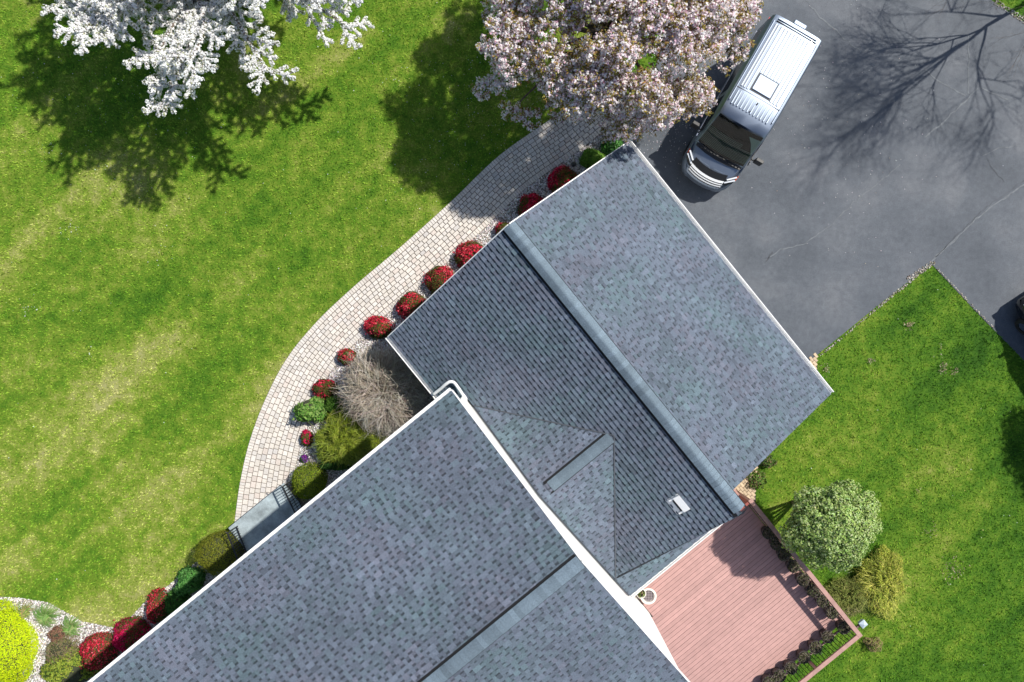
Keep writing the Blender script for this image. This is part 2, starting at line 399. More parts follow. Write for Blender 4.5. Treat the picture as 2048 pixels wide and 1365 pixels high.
for lane in range(nl):   # running bond lanes along the curve
    s = -random.random()*.2 if lane % 2 else 0
    while s < tot-.05:
        ds = random.choice([.16,.20,.20,.24]); a = max(s, 0); b = min(s+ds, tot); s += ds
        if b-a < .05: continue
        f0, f1 = lane/nl, (lane+1)/nl
        q = []
        for (ss, f) in ((a,f0),(b,f0),(b,f1),(a,f1)):
            wl = width_at(ss)-2*bw; q.append(pt_on(ss, bw+wl*f))
        paver(pv, q, .010, pcol())
tag(pv.build('path', M_PAVER, recalc=False), 'curving walkway of pale tumbled concrete pavers with soldier course edges', kind='structure')
# tan brick side path
sheet('side_path_bedding', side_path_poly, .008, M_JOINT, 'dark joints beneath the tan brick side path')
sp = MB(); P2 = side_path_poly
for i in range(70):
    for j in range(24):
        v0 = 2.3+i*.10; u0 = 7.3+j*.2+(.1 if i % 2 else 0)
        q = [W(u0,v0)[:2], W(u0+.2,v0)[:2], W(u0+.2,v0+.1)[:2], W(u0,v0+.1)[:2]]
        if inside(P2, np.array([np.mean(q, axis=0)]))[0]:
            b = random.gauss(1,.1); paver(sp, [np.array(p) for p in q], .008, (.52*b,.40*b,.27*b), inset=.008)
tag(sp.build('side_path', M_PAVER, recalc=False), 'tan brick path beside the garage corner', kind='structure')

# gravel ------------------------------------------------------------------
def stones(name, polys, density, size, label, excl=(), pal=None):
    ico_v = []; ph = (1+5**.5)/2
    base = unit(np.array([(-1,ph,0),(1,ph,0),(-1,-ph,0),(1,-ph,0),(0,-1,ph),(0,1,ph),(0,-1,-ph),(0,1,-ph),(ph,0,-1),(ph,0,1),(-ph,0,-1),(-ph,0,1)], float))
    fa = np.array([(0,11,5),(0,5,1),(0,1,7),(0,7,10),(0,10,11),(1,5,9),(5,11,4),(11,10,2),(10,7,6),(7,1,8),(3,9,4),(3,4,2),(3,2,6),(3,6,8),(3,8,9),(4,9,5),(2,4,11),(6,2,10),(8,6,7),(9,8,1)])
    pts = []
    for poly in polys:
        A = np.array(poly); lo, hi = A.min(0), A.max(0); n = int(np.prod(hi-lo)*density)
        P = lo+RNG.random((n,2))*(hi-lo); P = P[inside(poly, P)]
        for e in excl: P = P[~inside(e, P)]
        pts.append(P)
    P = np.concatenate(pts); n = len(P)
    r = size*(.55+.9*RNG.random((n,1,1))); sc = r*(.6+.7*RNG.random((n,1,3))); sc[:,:,2] *= .7
    v = base[None]*sc*(1+RNG.normal(size=(n,12,1))*.12)
    v[:,:,0] += P[:,None,0]; v[:,:,1] += P[:,None,1]; v[:,:,2] += .012+RNG.random((n,1))*.012
    f = (fa[None]+12*np.arange(n)[:,None,None]).reshape(-1,3)
    col = pick(pal or [(5,(.66,.62,.60)),(3,(.48,.46,.45)),(3,(.76,.74,.72)),(1,(.22,.21,.20)),(1,(.44,.36,.31))], n)
    return tag(np_mesh(name, v.reshape(-1,3), f, M_GRAVEL, None, np.repeat(col,12,axis=0)), label, kind='stuff')
bx = lambda: [xy(-20,1150), xy(1300,200), xy(1300,300), xy(300,1400), xy(-20,1400)]
vis_bed = bed_poly
stones('gravel', [vis_bed], 900, .022, 'pale grey and white gravel covering the planting bed', excl=(path_poly, [xy(-400,1000),xy(-25,1000),xy(-25,1600),xy(-400,1600)], house_polys[1], house_polys[0]))
def band(p, q, w):
    a = np.array(xy(*p)); b = np.array(xy(*q)); t = unit((b-a)[None])[0]; n = np.array([-t[1], t[0]])
    return [tuple(a-n*w), tuple(b-n*w), tuple(b+n*w), tuple(a+n*w)]
stones('edging_gravel', [band((1640,712),(1760,612),.03), band((1755,615),(1862,530),.045), band((1815,560),(1868,524),.09), band((1990,4),(2060,50),.10), band((1868,532),(1985,655),.025)], 700, .022,
       'broken pale stones edging the lawn beside the driveway', pal=[(4,(.46,.43,.38)),(4,(.30,.27,.23)),(3,(.16,.14,.10))])

# grass blades -------------------------------------------------------------
def grass():
    N = 430000
    lo = np.array([-20.5,-13.8]); hi = np.array([20.5,13.8])
    P = lo+RNG.random((N,2))*(hi-lo)
    keep = np.ones(N, bool)
    for poly in [drive_poly, path_poly, bed_poly, side_path_poly, deck_poly, deck_poly2]+house_polys: keep &= ~inside(poly, P)
    P = P[keep]; n = len(P)
    ang = RNG.random(n)*2*np.pi; L = .030+.045*RNG.random(n); lean = unit(np.stack([np.cos(ang), np.sin(ang), .7+.9*RNG.random(n)], 1))
    a2 = RNG.random(n)*2*np.pi; wd = np.stack([np.cos(a2), np.sin(a2), 0*a2], 1)*(.008+.012*RNG.random(n))[:,None]
    b = np.column_stack([P, np.zeros(n)])
    v = np.stack([b-wd, b+wd, b+lean*L[:,None]*1.5], 1).reshape(-1,3)
    c = (1+RNG.normal(size=n)*.42)[:,None]*np.array([1.28,1.25,1.2]); c = np.clip(c, .25, 1.6)
    o = np_mesh('grass', v, np.arange(3*n).reshape(-1,3), M_GRASS, None, np.repeat(c,3,axis=0))
    tag(o, 'short green grass blades growing across the lawns', kind='stuff')
    # dandelion clocks and clover specks
    K = 420; Q = lo+RNG.random((K,2))*(hi-lo); k = np.ones(K, bool)
    for poly in [drive_poly, path_poly, bed_poly, side_path_poly, deck_poly, deck_poly2]+house_polys: k &= ~inside(poly, Q)
    Q = Q[k]; m_ = len(Q)
    # some in drifts
    for (px, py, nn) in [(60,620,22),(145,460,20),(210,340,14),(330,500,16),(100,300,10),(180,720,8),(960,230,8),(800,150,8)]:
        c0 = np.array(xy(px,py)); Q = np.concatenate([Q, c0+RNG.normal(size=(nn,2))*.22])
    m_ = len(Q)
    cen = np.column_stack([Q, np.full(m_, .075)])
    nr = unit(np.column_stack([RNG.normal(size=(m_,2))*.3, np.ones(m_)]))
    v, f, c = leaves(cen, nr, .022+.03*RNG.random(m_), .9, pick([(3,(.62,.66,.58)),(1,(.6,.55,.2))], m_))
    tag(np_mesh('lawn_flowers', v, f, M_PETAL, None, c), 'tiny pale weed flowers scattered over the grass', kind='stuff')
grass()
# bare worn spots and leaf litter in the right hand lawn
def litter():
    cs = []
    for (px, py, n_, r) in [(1817,650,45,.16),(1740,720,30,.13),(1885,735,45,.2),(1908,742,25,.15),(1880,700,10,.25),(1905,1140,60,.45),(1860,1060,20,.3),(1835,980,9,.12),(1650,738,25,.2),(1520,905,35,.3)]:
        c0 = np.array(xy(px,py)); cs.append(np.column_stack([c0+RNG.normal(size=(n_,2))*r*.5, .05+.03*RNG.random(n_)]))
    cen = np.concatenate(cs); n = len(cen)
    v, f, c = leaves(cen, unit(np.column_stack([RNG.normal(size=(n,2))*.5, np.ones(n)])), .05+.05*RNG.random(n), .35, pick([(3,(.36,.30,.19)),(2,(.22,.17,.11)),(1,(.45,.42,.3))], n))
    tag(np_mesh('dead_leaves', v, f, M_LEAF, None, c), 'dry brown leaves and straw lying on the right lawn', kind='stuff')
litter()
def petals():   # blown off the two blossoming trees
    P = []
    for (px, py, n_, r) in [(1010,190,260,2.6),(1150,270,260,1.8),(1330,260,260,1.4),(1500,120,160,2.6),(1700,300,120,3.4),(900,300,120,3.0),(260,180,200,3.2)]:
        P.append(np.array(xy(px,py))+RNG.normal(size=(n_,2))*r*.6)
    P = np.concatenate(P); z = np.where(inside(path_poly, P), .046, np.where(inside(drive_poly, P), .022, .07)); keep = np.ones(len(P), bool)
    for e in house_polys: keep &= ~inside(e, P)
    P = P[keep]; z = z[keep]; n = len(P)
    v, f, c = leaves(np.column_stack([P, z]), unit(np.column_stack([RNG.normal(size=(n,2))*.25, np.ones(n)])), .018+.02*RNG.random(n), .8, pick([(3,(.85,.76,.78)),(2,(.9,.88,.88)),(1,(.45,.36,.3))], n))
    tag(np_mesh('fallen_petals', v, f, M_PETAL, None, c), 'pale petals fallen on the walkway, lawn and driveway', kind='stuff')
petals()

# ------------------------------------------------------------------ THE HOUSE
house = thing('house', W(4,-2,0), 'white sided house with blue grey shingle roofs over garage and main wing', 'house')
ZE = 2.9; ZR = 5.65; U0, U1, VB, VF = -2.298, 7.736, -2.733, 6.758; VR = (VB+VF)/2
MU0, MV, MUR, ME, MR = .202, -2.003, 5.466, 5.502, 7.17; MU1 = 2*MUR-MU0; MVF = -19.0
CU, CZ = 4.05, 4.87        # cross gable ridge
CER, CEZ = 8.60, 3.00      # its right eave
def shingle_tint(P):
    """patchy blend of slate blue, green grey and mauve granules"""
    h = math.sin(P[0]*1.9+2.1*math.sin(P[1]*1.3))+math.sin(P[1]*2.3+1.7*math.sin(P[0]*.9+1))
    r = random.gauss(h*.62, .42)
    if r > 1.1: return (.090,.128,.150)
    if r > .1: return (.094,.122,.152)
    if r > -.9: return (.099,.120,.156)
    return (.107,.120,.156)
def shingles(name, org, a, b, poly, parent, tint=1.0, expo=.142, seed=1, course_dir=1):
    """roof plane: org + a*s + b*t, a along the courses, b down the slope; poly is [(s,t)]"""
    rnd = random.Random(seed)
    org = Vector(org); a = Vector(a).normalized(); b = Vector(b).normalized(); n = a.cross(b)
    if n.z < 0: n = -n
    t0 = min(p[1] for p in poly); t1 = max(p[1] for p in poly)
    def span(t):
        xs = []
        for i in range(len(poly)):
            (s1,q1),(s2,q2) = poly[i], poly[(i+1)%len(poly)]
            if (q1-t)*(q2-t) <= 0 and q1 != q2: xs.append(s1+(s2-s1)*(t-q1)/(q2-q1))
        return (min(xs), max(xs)) if len(xs) >= 2 else None
    V_ = []; F_ = []; C_ = []
    def quad(s00, s10, s11, s01, ta, tb, ha, hb, ca, butt=0):
        k = len(V_)
        for (s_, t_, h_) in ((s00,ta,ha),(s10,ta,ha),(s11,tb,hb),(s01,tb,hb)): V_.append(tuple(org+a*s_+b*t_+n*h_)); C_.append(ca)
        F_.append((k,k+1,k+2,k+3))
        if butt:
            k = len(V_)
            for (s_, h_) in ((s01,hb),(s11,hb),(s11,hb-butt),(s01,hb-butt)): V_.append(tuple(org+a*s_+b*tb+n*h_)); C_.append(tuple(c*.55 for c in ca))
            F_.append((k,k+1,k+2,k+3))
    t = t0; k = 0; eps = 1e-4
    while t < t1-.01:
        tb = min(t+expo, t1); A = span(t+eps); B = span(tb-eps)
        if A and B:
            def cl(s_, sp): return min(max(s_, sp[0]), sp[1])
            s_ = min(A[0],B[0]) - rnd.random()*.3; end = max(A[1],B[1]); tooth = rnd.random() < .5
            while s_ < end:
                wd = rnd.choice([.09,.12,.16,.22]) if tooth else rnd.choice([.08,.11,.14])
                e = s_+wd
                x00, x10 = cl(s_,A), cl(e,A); x01, x11 = cl(s_,B), cl(e,B)
                if x10-x00 > .002 or x11-x01 > .002:
                    mid = org+a*((s_+e)/2)+b*((t+tb)/2)
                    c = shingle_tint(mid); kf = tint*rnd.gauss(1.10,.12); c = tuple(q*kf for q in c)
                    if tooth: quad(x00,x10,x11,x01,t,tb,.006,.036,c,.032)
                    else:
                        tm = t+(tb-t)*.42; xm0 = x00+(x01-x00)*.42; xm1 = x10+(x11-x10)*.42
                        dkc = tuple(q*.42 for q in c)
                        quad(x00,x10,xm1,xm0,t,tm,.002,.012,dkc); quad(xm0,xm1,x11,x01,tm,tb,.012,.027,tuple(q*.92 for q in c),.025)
                s_ = e; tooth = not tooth
        t = tb; k += 1
    # flat decking just under the courses, with white edge boards
    o = np_mesh(name, V_, F_, M_SHINGLE, parent, np.array(C_))
    return o
def slope(p_hi, p_lo_dir, rise, run):  # direction vector down the slope
    return Vector((p_lo_dir[0]*run, p_lo_dir[1]*run, -rise)).normalized()
Ud = Vector((*U,0)); Vd = Vector((*V,0))
gr = (ZR-ZE)/(VF-VR)
def sl(dirv, g_): return (dirv - Vector((0,0,g_))).normalized()
Lg = math.hypot(VF-VR, ZR-ZE)
# garage, front slope (right rake runs in slightly to the ridge, as seen)
ur = uvat(1468, 980, ZR)[0]
shingles('roof', W(U0,VR,ZR), Ud, sl(Vd,gr), [(0,0),(ur-U0,0),(U1-U0,Lg),(0,Lg)], house, seed=3)
# garage, rear slope: cut by the cross gable valleys and the main wall
def gback_t(v): return (VR-v)/(VR-VB)*Lg
cross_r = (CZ-ZE)/(CU-.15); cr2 = (CZ-CEZ)/(CER-CU)
vz = lambda v: ZR-(VR-v)*gr           # garage rear slope height
v_top = VR-(ZR-CZ)/gr
def u_left(v): return CU-(CZ-vz(v))/cross_r
def u_right(v): return CU+(CZ-vz(v))/cr2
vL = MV; uL = u_left(vL); uR = u_right(vL)
pl = [(0,0),(U1-U0,0),(U1-U0,gback_t(-2.0)),(uR-U0,gback_t(-2.0)),(CU-U0,gback_t(v_top)),(uL-U0,gback_t(vL)),(uL-U0-.1,gback_t(vL)),(MU0+.3-U0,gback_t(vL)),(MU0+.3-U0,Lg),(0,Lg)]
# concave outline: split in convex pieces
tT = gback_t(v_top); tV = gback_t(vL)
shingles('roof', W(U0,VR,ZR), Ud, sl(-Vd,gr), [(0,0),(U1-U0,0),(U1-U0,tT),(0,tT)], house, seed=4, expo=.142)
shingles('roof', W(U0,VR,ZR), Ud, sl(-Vd,gr), [(0,tT),(CU-U0,tT),(uL-U0,tV),(0,tV)], house, seed=5)
shingles('roof', W(U0,VR,ZR), Ud, sl(-Vd,gr), [(CU-U0,tT),(U1-U0,tT),(U1-U0,tV),(uR-U0,tV)], house, seed=6)
shingles('roof', W(U0,VR,ZR), Ud, sl(-Vd,gr), [(0,tV),(MU0+.35-U0,tV),(MU0+.35-U0,Lg),(0,Lg)], house, seed=7)
# cross gable planes (ridge along v)
Ll = math.hypot(CU-uL, CZ-vz(vL)); Lr = math.hypot(CER-CU, CZ-CEZ); tRv = math.hypot(uR-CU, CZ-vz(vL))
shingles('roof', W(CU,MV,CZ), Vd, sl(-Ud,cross_r), [(0,0),(v_top-MV,0),(0,Ll)], house, seed=8, tint=1.04)
shingles('roof', W(CU,MV,CZ), Vd, sl(Ud,cr2), [(0,0),(v_top-MV,0),(0,tRv)], house, seed=9, tint=1.04)
zr_ = CZ-(U1-.05-CU)*cr2
tq = math.hypot(U1-.12-CU, CZ-(CZ-(U1-.12-CU)*cr2))
shingles('roof', W(CU,MV,CZ), Vd, sl(Ud,cr2), [(0,tRv),(.05,tRv),(.05,tq),(3.9,tq+.001),(3.9,Lr),(0,Lr)], house, seed=10, tint=1.04)
# main wing
gm = (MR-ME)/(MUR-MU0); Lm = math.hypot(MUR-MU0, MR-ME)
shingles('roof', W(MUR,MV,MR), -Vd, sl(-Ud,gm), [(0,0),(MV-MVF,0),(MV-MVF,Lm),(0,Lm)], house, seed=11)
shingles('roof', W(MUR,MV,MR), -Vd, sl(Ud,gm), [(0,0),(MV-MVF,0),(MV-MVF,Lm),(0,Lm)], house, seed=12)
# roof decking under shingles (solid, with fascia)
def slab(mb, quad_top, th, col=None):
    n = len(quad_top); up = [Vector(p)+Vector((0,0,-.006)) for p in quad_top]; dn = [p-Vector((0,0,th)) for p in up]
    mb.add(dn+up, [tuple(range(n-1,-1,-1)), tuple(range(n,2*n))]+[(i,(i+1)%n,(i+1)%n+n,i+n) for i in range(n)], col)
d = MB(); T_ = .16
slab(d, [W(U0,VR,ZR),W(ur,VR,ZR),W(U1,VF,ZE),W(U0,VF,ZE)], T_)
slab(d, [W(U0,VR,ZR),W(U0,VB,ZE),W(uL-.6,VB,ZE),W(uL-.6,MV-.05,vz(MV-.05)),W(uL,MV,vz(MV)),W(CU,v_top,CZ),W(CU,VR,ZR)], T_)
slab(d, [W(CU,VR,ZR),W(CU,v_top,CZ),W(uR,MV,vz(MV)),W(U1,MV,vz(MV)),W(U1,VR,ZR)], T_)
slab(d, [W(CU,v_top,CZ-.003),W(CU,MV-.05,CZ-.003),W(uL,MV-.05,vz(MV)-.003)], T_)
slab(d, [W(CU,v_top,CZ-.003),W(CU,MV-.05,CZ-.003),W(uR,MV-.05,vz(MV)-.003)], T_)
slab(d, [W(uR-.3,MV-.05,CZ-(uR-.3-CU)*cr2),W(CER,MV-.05,CEZ),W(CER,1.9,CEZ),W(U1-.14,1.9,CZ-(U1-.14-CU)*cr2),W(U1-.14,MV-.05,CZ-(U1-.14-CU)*cr2)], .12)
slab(d, [W(MUR,MV,MR),W(MU0,MV,ME),W(MU0,MVF,ME),W(MUR,MVF,MR)], .2)
slab(d, [W(MUR,MV,MR),W(MU1,MV,ME),W(MU1,MVF,ME),W(MUR,MVF,MR)], .2)
d.build('roof_decking', mat('decking_grey', (.07,.08,.095), .9), house)
vf_ = MB()
for (a_, b_) in ((W(CU,v_top,CZ+.02),W(uL,MV,vz(MV)+.02)),(W(CU,v_top,CZ+.02),W(uR,MV,vz(MV)+.02))): vf_.bar(a_, b_, .034, .06)
vf_.build('valley_flashing', mat('decking_grey'), house)
# ridge caps ---------------------------------------------------------------
def ridge_cap(p, q, half, grad1, grad2, side1, side2, name='ridge_cap', lift=.055, seg=.145, rnd=random.Random(5), tint=1.0):
    """overlapping bent cap shingles on a raised vented ridge; side1/side2 horizontal unit vectors"""
    p = Vector(p); q = Vector(q); d_ = (q-p); L = d_.length; d_.normalize(); n = int(L/seg); mb = MB(); s1 = Vector(side1); s2 = Vector(side2)
    for k in range(n):
        a0 = p+d_*(k*seg); a1 = p+d_*((k+1)*seg+.015)
        c = (.098,.130,.158); kf = rnd.gauss(1.38,.10)*tint; c = tuple(x*kf for x in c)
        h0, h1 = lift+.012, lift
        def sec(a_, h):
            out = []
            for (sv, gg, f) in ((s1,grad1,1.0),(s1,grad1,.5),(s1,grad1,.13)): out.append(a_+sv*half*f+Vector((0,0,-gg*half*f*.8+h - (.012 if f==1 else 0))))
            for (sv, gg, f) in ((s2,grad2,.13),(s2,grad2,.5),(s2,grad2,1.0)): out.append(a_+sv*half*f+Vector((0,0,-gg*half*f*.8+h - (.012 if f==1 else 0))))
            return out
        A = sec(a0,h0); B = sec(a1,h1)
        mb.add(A+B, [(i,i+1,i+7,i+6) for i in range(5)], c)
        # sides down to the roof
        for i, (sv, gg) in ((0,(s1,grad1)),(5,(s2,grad2))):
            dn = Vector((0,0,-(lift+.01)))
            mb.add([A[i],B[i],B[i]+dn,A[i]+dn], [(0,1,2,3)], (.02,.022,.025))
        mb.add([A[i]+Vector((0,0,-.012)) for i in range(6)]+A, [(i,i+1,i+7,i+6) for i in range(5)], tuple(x*.5 for x in c))
    mb.add([*(p+s1*half*.0+Vector((0,0,lift)),)], [], None) if False else None
    vent_shade = (.012,.013,.015)  # vent lip black, also painting the cap's shadow line, wider on one side
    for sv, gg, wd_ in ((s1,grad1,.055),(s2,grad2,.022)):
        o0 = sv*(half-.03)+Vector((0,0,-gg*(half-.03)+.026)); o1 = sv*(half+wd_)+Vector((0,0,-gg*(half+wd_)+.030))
        mb.add([p+o0, q+o0, q+o1, p+o1], [(0,1,2,3)], vent_shade)
        mb.add([p+o1, q+o1, q+o1-Vector((0,0,.03)), p+o1-Vector((0,0,.03))], [(0,1,2,3)], vent_shade)
    for a_ in (p, q):
        mb.add([a_+s1*half+Vector((0,0,-grad1*half*.8+lift)), a_+Vector((0,0,lift)), a_+s2*half+Vector((0,0,-grad2*half*.8+lift)), a_+Vector((0,0,-.05))], [(0,1,2,3)], (.12,.13,.14))
    return mb.build(name, M_SHINGLE, house, recalc=False)
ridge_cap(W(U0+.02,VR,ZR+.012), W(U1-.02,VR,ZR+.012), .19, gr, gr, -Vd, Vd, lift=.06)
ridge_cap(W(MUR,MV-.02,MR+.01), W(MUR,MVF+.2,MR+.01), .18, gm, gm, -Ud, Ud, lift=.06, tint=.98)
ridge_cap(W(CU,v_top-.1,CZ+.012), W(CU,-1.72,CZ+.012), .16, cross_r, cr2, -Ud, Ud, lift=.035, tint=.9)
# gutters --------------------------------------------------------------------
def gutter(p, q, out, name='gutter', w_=.125, h_=.11):
    """open trough along p-q; out = horizontal unit vector pointing away from the wall"""
    p = Vector(p); q = Vector(q); o = Vector(out); mb = MB()
    prof = [(0,0),(0,-h_),(w_*.8,-h_),(w_,-h_*.45),(w_,.0),(w_-.022,.0),(w_-.022,-h_*.4),(w_*.75,-h_+.01),(.012,-h_+.01),(.012,0)]
    A = [p+o*x+Vector((0,0,z)) for x, z in prof]; B = [q+o*x+Vector((0,0,z)) for x, z in prof]; n = len(prof)
    mb.add(A+B, [(i,(i+1)%n,(i+1)%n+n,i+n) for i in range(n)]+[tuple(range(n-1,-1,-1)), tuple(range(n,2*n))])
    return mb.build(name, M_TRIM, house)
gutter(W(U0-.02,VF+.003,ZE-.01), W(U1+.02,VF+.003,ZE-.01), Vd, w_=.15)
gutter(W(U0-.02,VB-.003,ZE-.01), W(MU0+.3,VB-.003,ZE-.01), -Vd)
gutter(W(CER+.003,MV,CEZ-.01), W(CER+.003,1.9,CEZ-.01), Ud, w_=.115)
gutter(W(MU0-.003,MV+.0,ME-.01), W(MU0-.003,MVF,ME-.01), -Ud, w_=.10)
gutter(W(MU1+.003,MV+.0,ME-.01), W(MU1+.003,MVF,ME-.01), Ud, w_=.14)
# white rake boards
rk = MB()
for (a_, b_) in ((W(U0-.012,VR,ZR-.07),W(U0-.012,VF,ZE-.07)),(W(U0-.012,VR,ZR-.07),W(U0-.012,VB,ZE-.07)),(W(MUR,MV+.012,MR-.07),W(MU0,MV+.012,ME-.07)),(W(MUR,MV+.012,MR-.07),W(MU1,MV+.012,ME-.07))):
    rk.bar(a_, b_, .03, .15)
rk.build('rake_board', M_TRIM, house)
# downspout lying over the lower roof, looping round the main roof's corner
ds = MB(); pts = []
for (px, py, z) in [(866,790,3.0),(880,779,3.15),(893,768,3.30),(900,764,3.34),(907,765,3.36),(914,773,3.4),(924,788,3.46),(932,801,3.5),(930,806,3.5),(925,804,3.5)]:
    pts.append(at(px, py, z+.05))
P_ = smooth_curve(np.array(pts), 26)
ds.tube([tuple(p) for p in P_], .05, 8)
ds.build('downspout', M_TRIM, house, smooth=True)
# walls --------------------------------------------------------------------------
wl = MB()
wl.boxuv(U0+.3, U1-.35, VB+.35, VF-.45, 0, 2.72)
def gable(mb, u, th, v0, v1, zb, zt):   # triangle wall facing u
    vm = (v0+v1)/2
    mb.add([W(u,v0,zb),W(u,v1,zb),W(u,vm,zt),W(u+th,v0,zb),W(u+th,v1,zb),W(u+th,vm,zt)], [(0,2,1),(3,4,5),(0,1,4,3),(1,2,5,4),(2,0,3,5)])
gable(wl, U0+.3, .12, VB+.35, VF-.45, 2.72, ZR-.42); gable(wl, U1-.9, .12, VB+.35, VF-.45, 2.72, ZR-.42)
wl.build('wall', M_SIDE, house)
wl = MB(); wl.boxuv(MU0+.35, MU1-.35, MVF+.3, MV-.07, 0, ME-.12)
mz = ME-.12
wl.add([W(MU0+.35,MV-.07,mz),W(MU1-.35,MV-.07,mz),W(MUR,MV-.07,MR-.13),W(MU0+.35,MV-.2,mz),W(MU1-.35,MV-.2,mz),W(MUR,MV-.2,MR-.13)], [(0,1,2),(3,5,4),(0,3,4,1),(1,4,5,2),(2,5,3,0)])
wl.build('wall', M_SIDE, house)
wl = MB(); wl.boxuv(2.0, CER-.35, MV-.06, 1.9, 0, 2.9); wl.build('wall', M_SIDE, house)
# windows and doors on walls the photograph only implies
M_GLASS = mat('window_glass', (.03,.04,.05), .08, spec=.8)
def window(u_, v_, z_, w_, h_, face):  # face 'u-': wall plane at u_ looking to -u
    fr = MB(); pn = MB()
    if face == 'u-':
        fr.boxuv(u_-.04,u_, v_-w_/2-.08, v_+w_/2+.08, z_-.08, z_+h_+.08); pn.boxuv(u_-.05,u_-.042, v_-w_/2, v_+w_/2, z_, z_+h_)
        fr.boxuv(u_-.062,u_-.052, v_-.02, v_+.02, z_, z_+h_); fr.boxuv(u_-.062,u_-.052, v_-w_/2, v_+w_/2, z_+h_/2-.02, z_+h_/2+.02)
    else:
        fr.boxuv(u_-w_/2-.08, u_+w_/2+.08, v_, v_+.04, z_-.08, z_+h_+.08); pn.boxuv(u_-w_/2, u_+w_/2, v_+.042, v_+.05, z_, z_+h_)
    f = fr.build('window', M_TRIM, house); pn.build('pane', M_GLASS, f)
for vv in (-4.4,-7.4,-13.2,-16): window(MU0+.35, vv, 3.5, 1.0, 1.4, 'u-'); 
for vv in (-4.4,-7.4,-13.2,-16): window(MU0+.35, vv, .9, 1.0, 1.5, 'u-')
dr = MB(); dr.boxuv(MU0+.29, MU0+.35, -10.7, -9.75, .42, 2.5); fd = dr.build('front_door', mat('door_paint', (.10,.02,.02), .4), house)
kn = MB(); kn.lathe(W(MU0+.25,-9.85,1.4), [(0,-.03),(.03,-.02),(.03,.02),(0,.03)], 10); kn.build('handle', mat('brass', (.6,.45,.2), .3, 1), fd)
for k in range(3):
    gd = MB(); a0 = U0+.75+k*3.1
    for j in range(4): gd.boxuv(a0, a0+2.6, VF-.448, VF-.40, .05+j*.56, .05+j*.56+.545)
    gd.build('garage_door', M_TRIM, house)
# roof vent -----------------------------------------------------------------------
rv = MB(); uc, vc = uvat(1357,1010,5.0-.35)
zc = vz(vc); uc, vc = uvat(1357,1010,zc+.08); zc = vz(vc)
def on_roof(u_, v_, h=0): return Vector(W(u_, v_, vz(v_)+h))
def vbox(u0,u1,v0,v1,h0,h1,mb): mb.hexa([on_roof(u0,v0,h0),on_roof(u1,v0,h0),on_roof(u1,v1,h0),on_roof(u0,v1,h0),on_roof(u0,v0,h1),on_roof(u1,v0,h1),on_roof(u1,v1,h1),on_roof(u0,v1,h1)])
vbox(uc-.27,uc+.27,vc-.20,vc+.17,.018,.03,rv); vbox(uc-.25,uc+.25,vc-.02,vc+.17,.03,.15,rv)
vbox(uc-.25,uc-.20,vc-.15,vc-.02,.03,.12,rv); vbox(uc+.20,uc+.25,vc-.15,vc-.02,.03,.12,rv)
rvo = rv.build('roof_vent', M_TRIM, house, bevel=.012)
gl = MB(); vbox(uc-.19,uc+.19,vc-.06,vc-.022,.035,.11,gl); gl.build('louvre', M_IRON, rvo)

# front landing with iron railings ------------------------------------------------------
st = thing('stone_landing', W(-.2,-10.2,0), 'blue grey stone landing at the end of the walkway under the eave', 'landing')
q = MB(); q.boxuv(-.93, .52, -11.5, -9.05, .38, .44); q.build('stone_slab', M_STONE, st, bevel=.012)
q = MB(); q.boxuv(-.86, .52, -11.4, -9.1, .0, .378); q.build('base', mat('riser_brick', (.30,.27,.25), .9, noise=(8,.2)), st)
def iron_rail(pa, pb, label, inner=None):
    a_ = Vector(pa); b_ = Vector(pb); o = thing('iron_railing', (a_.x, a_.y, .44), label, 'railing', 'iron railings at the landing')
    t = MB(); t.bar((a_.x,a_.y,1.30), (b_.x,b_.y,1.30), .045, .03)
    t.tube([(a_.x,a_.y,1.30), (a_.x-.05,a_.y+.04,1.31), (a_.x-.10,a_.y+.05,1.27),(a_.x-.09,a_.y+.03,1.23)], .016, 6)
    t.build('top_rail', M_IRON, o)
    t = MB(); t.bar((a_.x,a_.y,.53), (b_.x,b_.y,.53), .03, .025); t.build('bottom_rail', M_IRON, o)
    n = 11
    for k in range(n+1):
        p = a_.lerp(b_, k/n); t = MB(); r_ = .022 if k in (0,n) else .011
        t.tube([(p.x,p.y,.44),(p.x,p.y,1.29)], r_, 6)
        t.build('post' if k in (0,n) else 'baluster', M_IRON, o)
    t = MB()
    for k in range(n):
        p = a_.lerp(b_, (k+.5)/n); d_ = (b_-a_).normalized()
        t.tube([Vector((p.x,p.y,.92))+d_*.04*math.cos(x)+Vector((0,0,.04*math.sin(x))) for x in [i*math.pi/4 for i in range(9)]], .007, 5)
    t.build('scroll', M_IRON, o)
iron_rail(at(565,974,1.30), at(592,1030,1.30), 'black iron railing between the landing and the clipped globe shrub')
iron_rail(at(455,1067,1.30), at(476,1122,1.30), 'black iron railing on the far left edge of the stone landing')

# ------------------------------------------------------------------ DECK
DZ = .85
deck = thing('deck', W(11.5,0,0), 'pink stained timber deck behind the house', 'deck')
db = MB(); u_ = 8.2; bwid = .138
k = 0
while u_ < 14.72:
    v0 = -2.05 if u_ < 10.45 else -9.0
    vs_ = [v0]; vv = v0+random.uniform(1.5,4)
    b_ = random.gauss(1,.04); col = (.42*b_, .245*b_, .22*b_)
    db.boxuv(u_, u_+bwid-.009, v0, 2.82, DZ-.03, DZ+random.uniform(-.0015,.0015), col)
    u_ += bwid
db.build('deck_boards', M_DECK, deck)
fr = MB(); fr.boxuv(8.2,14.72,-8.95,2.78,.0,DZ-.10,(.05,.03,.03)); fr.build('frame', M_CORE, deck)
rim = MB(); rim.boxuv(8.18,14.75,2.822,2.862,DZ-.25,DZ-.002); rim.boxuv(14.735,14.775,-9,2.82,DZ-.25,DZ-.002); rim.build('rim_board', M_RAIL, deck)
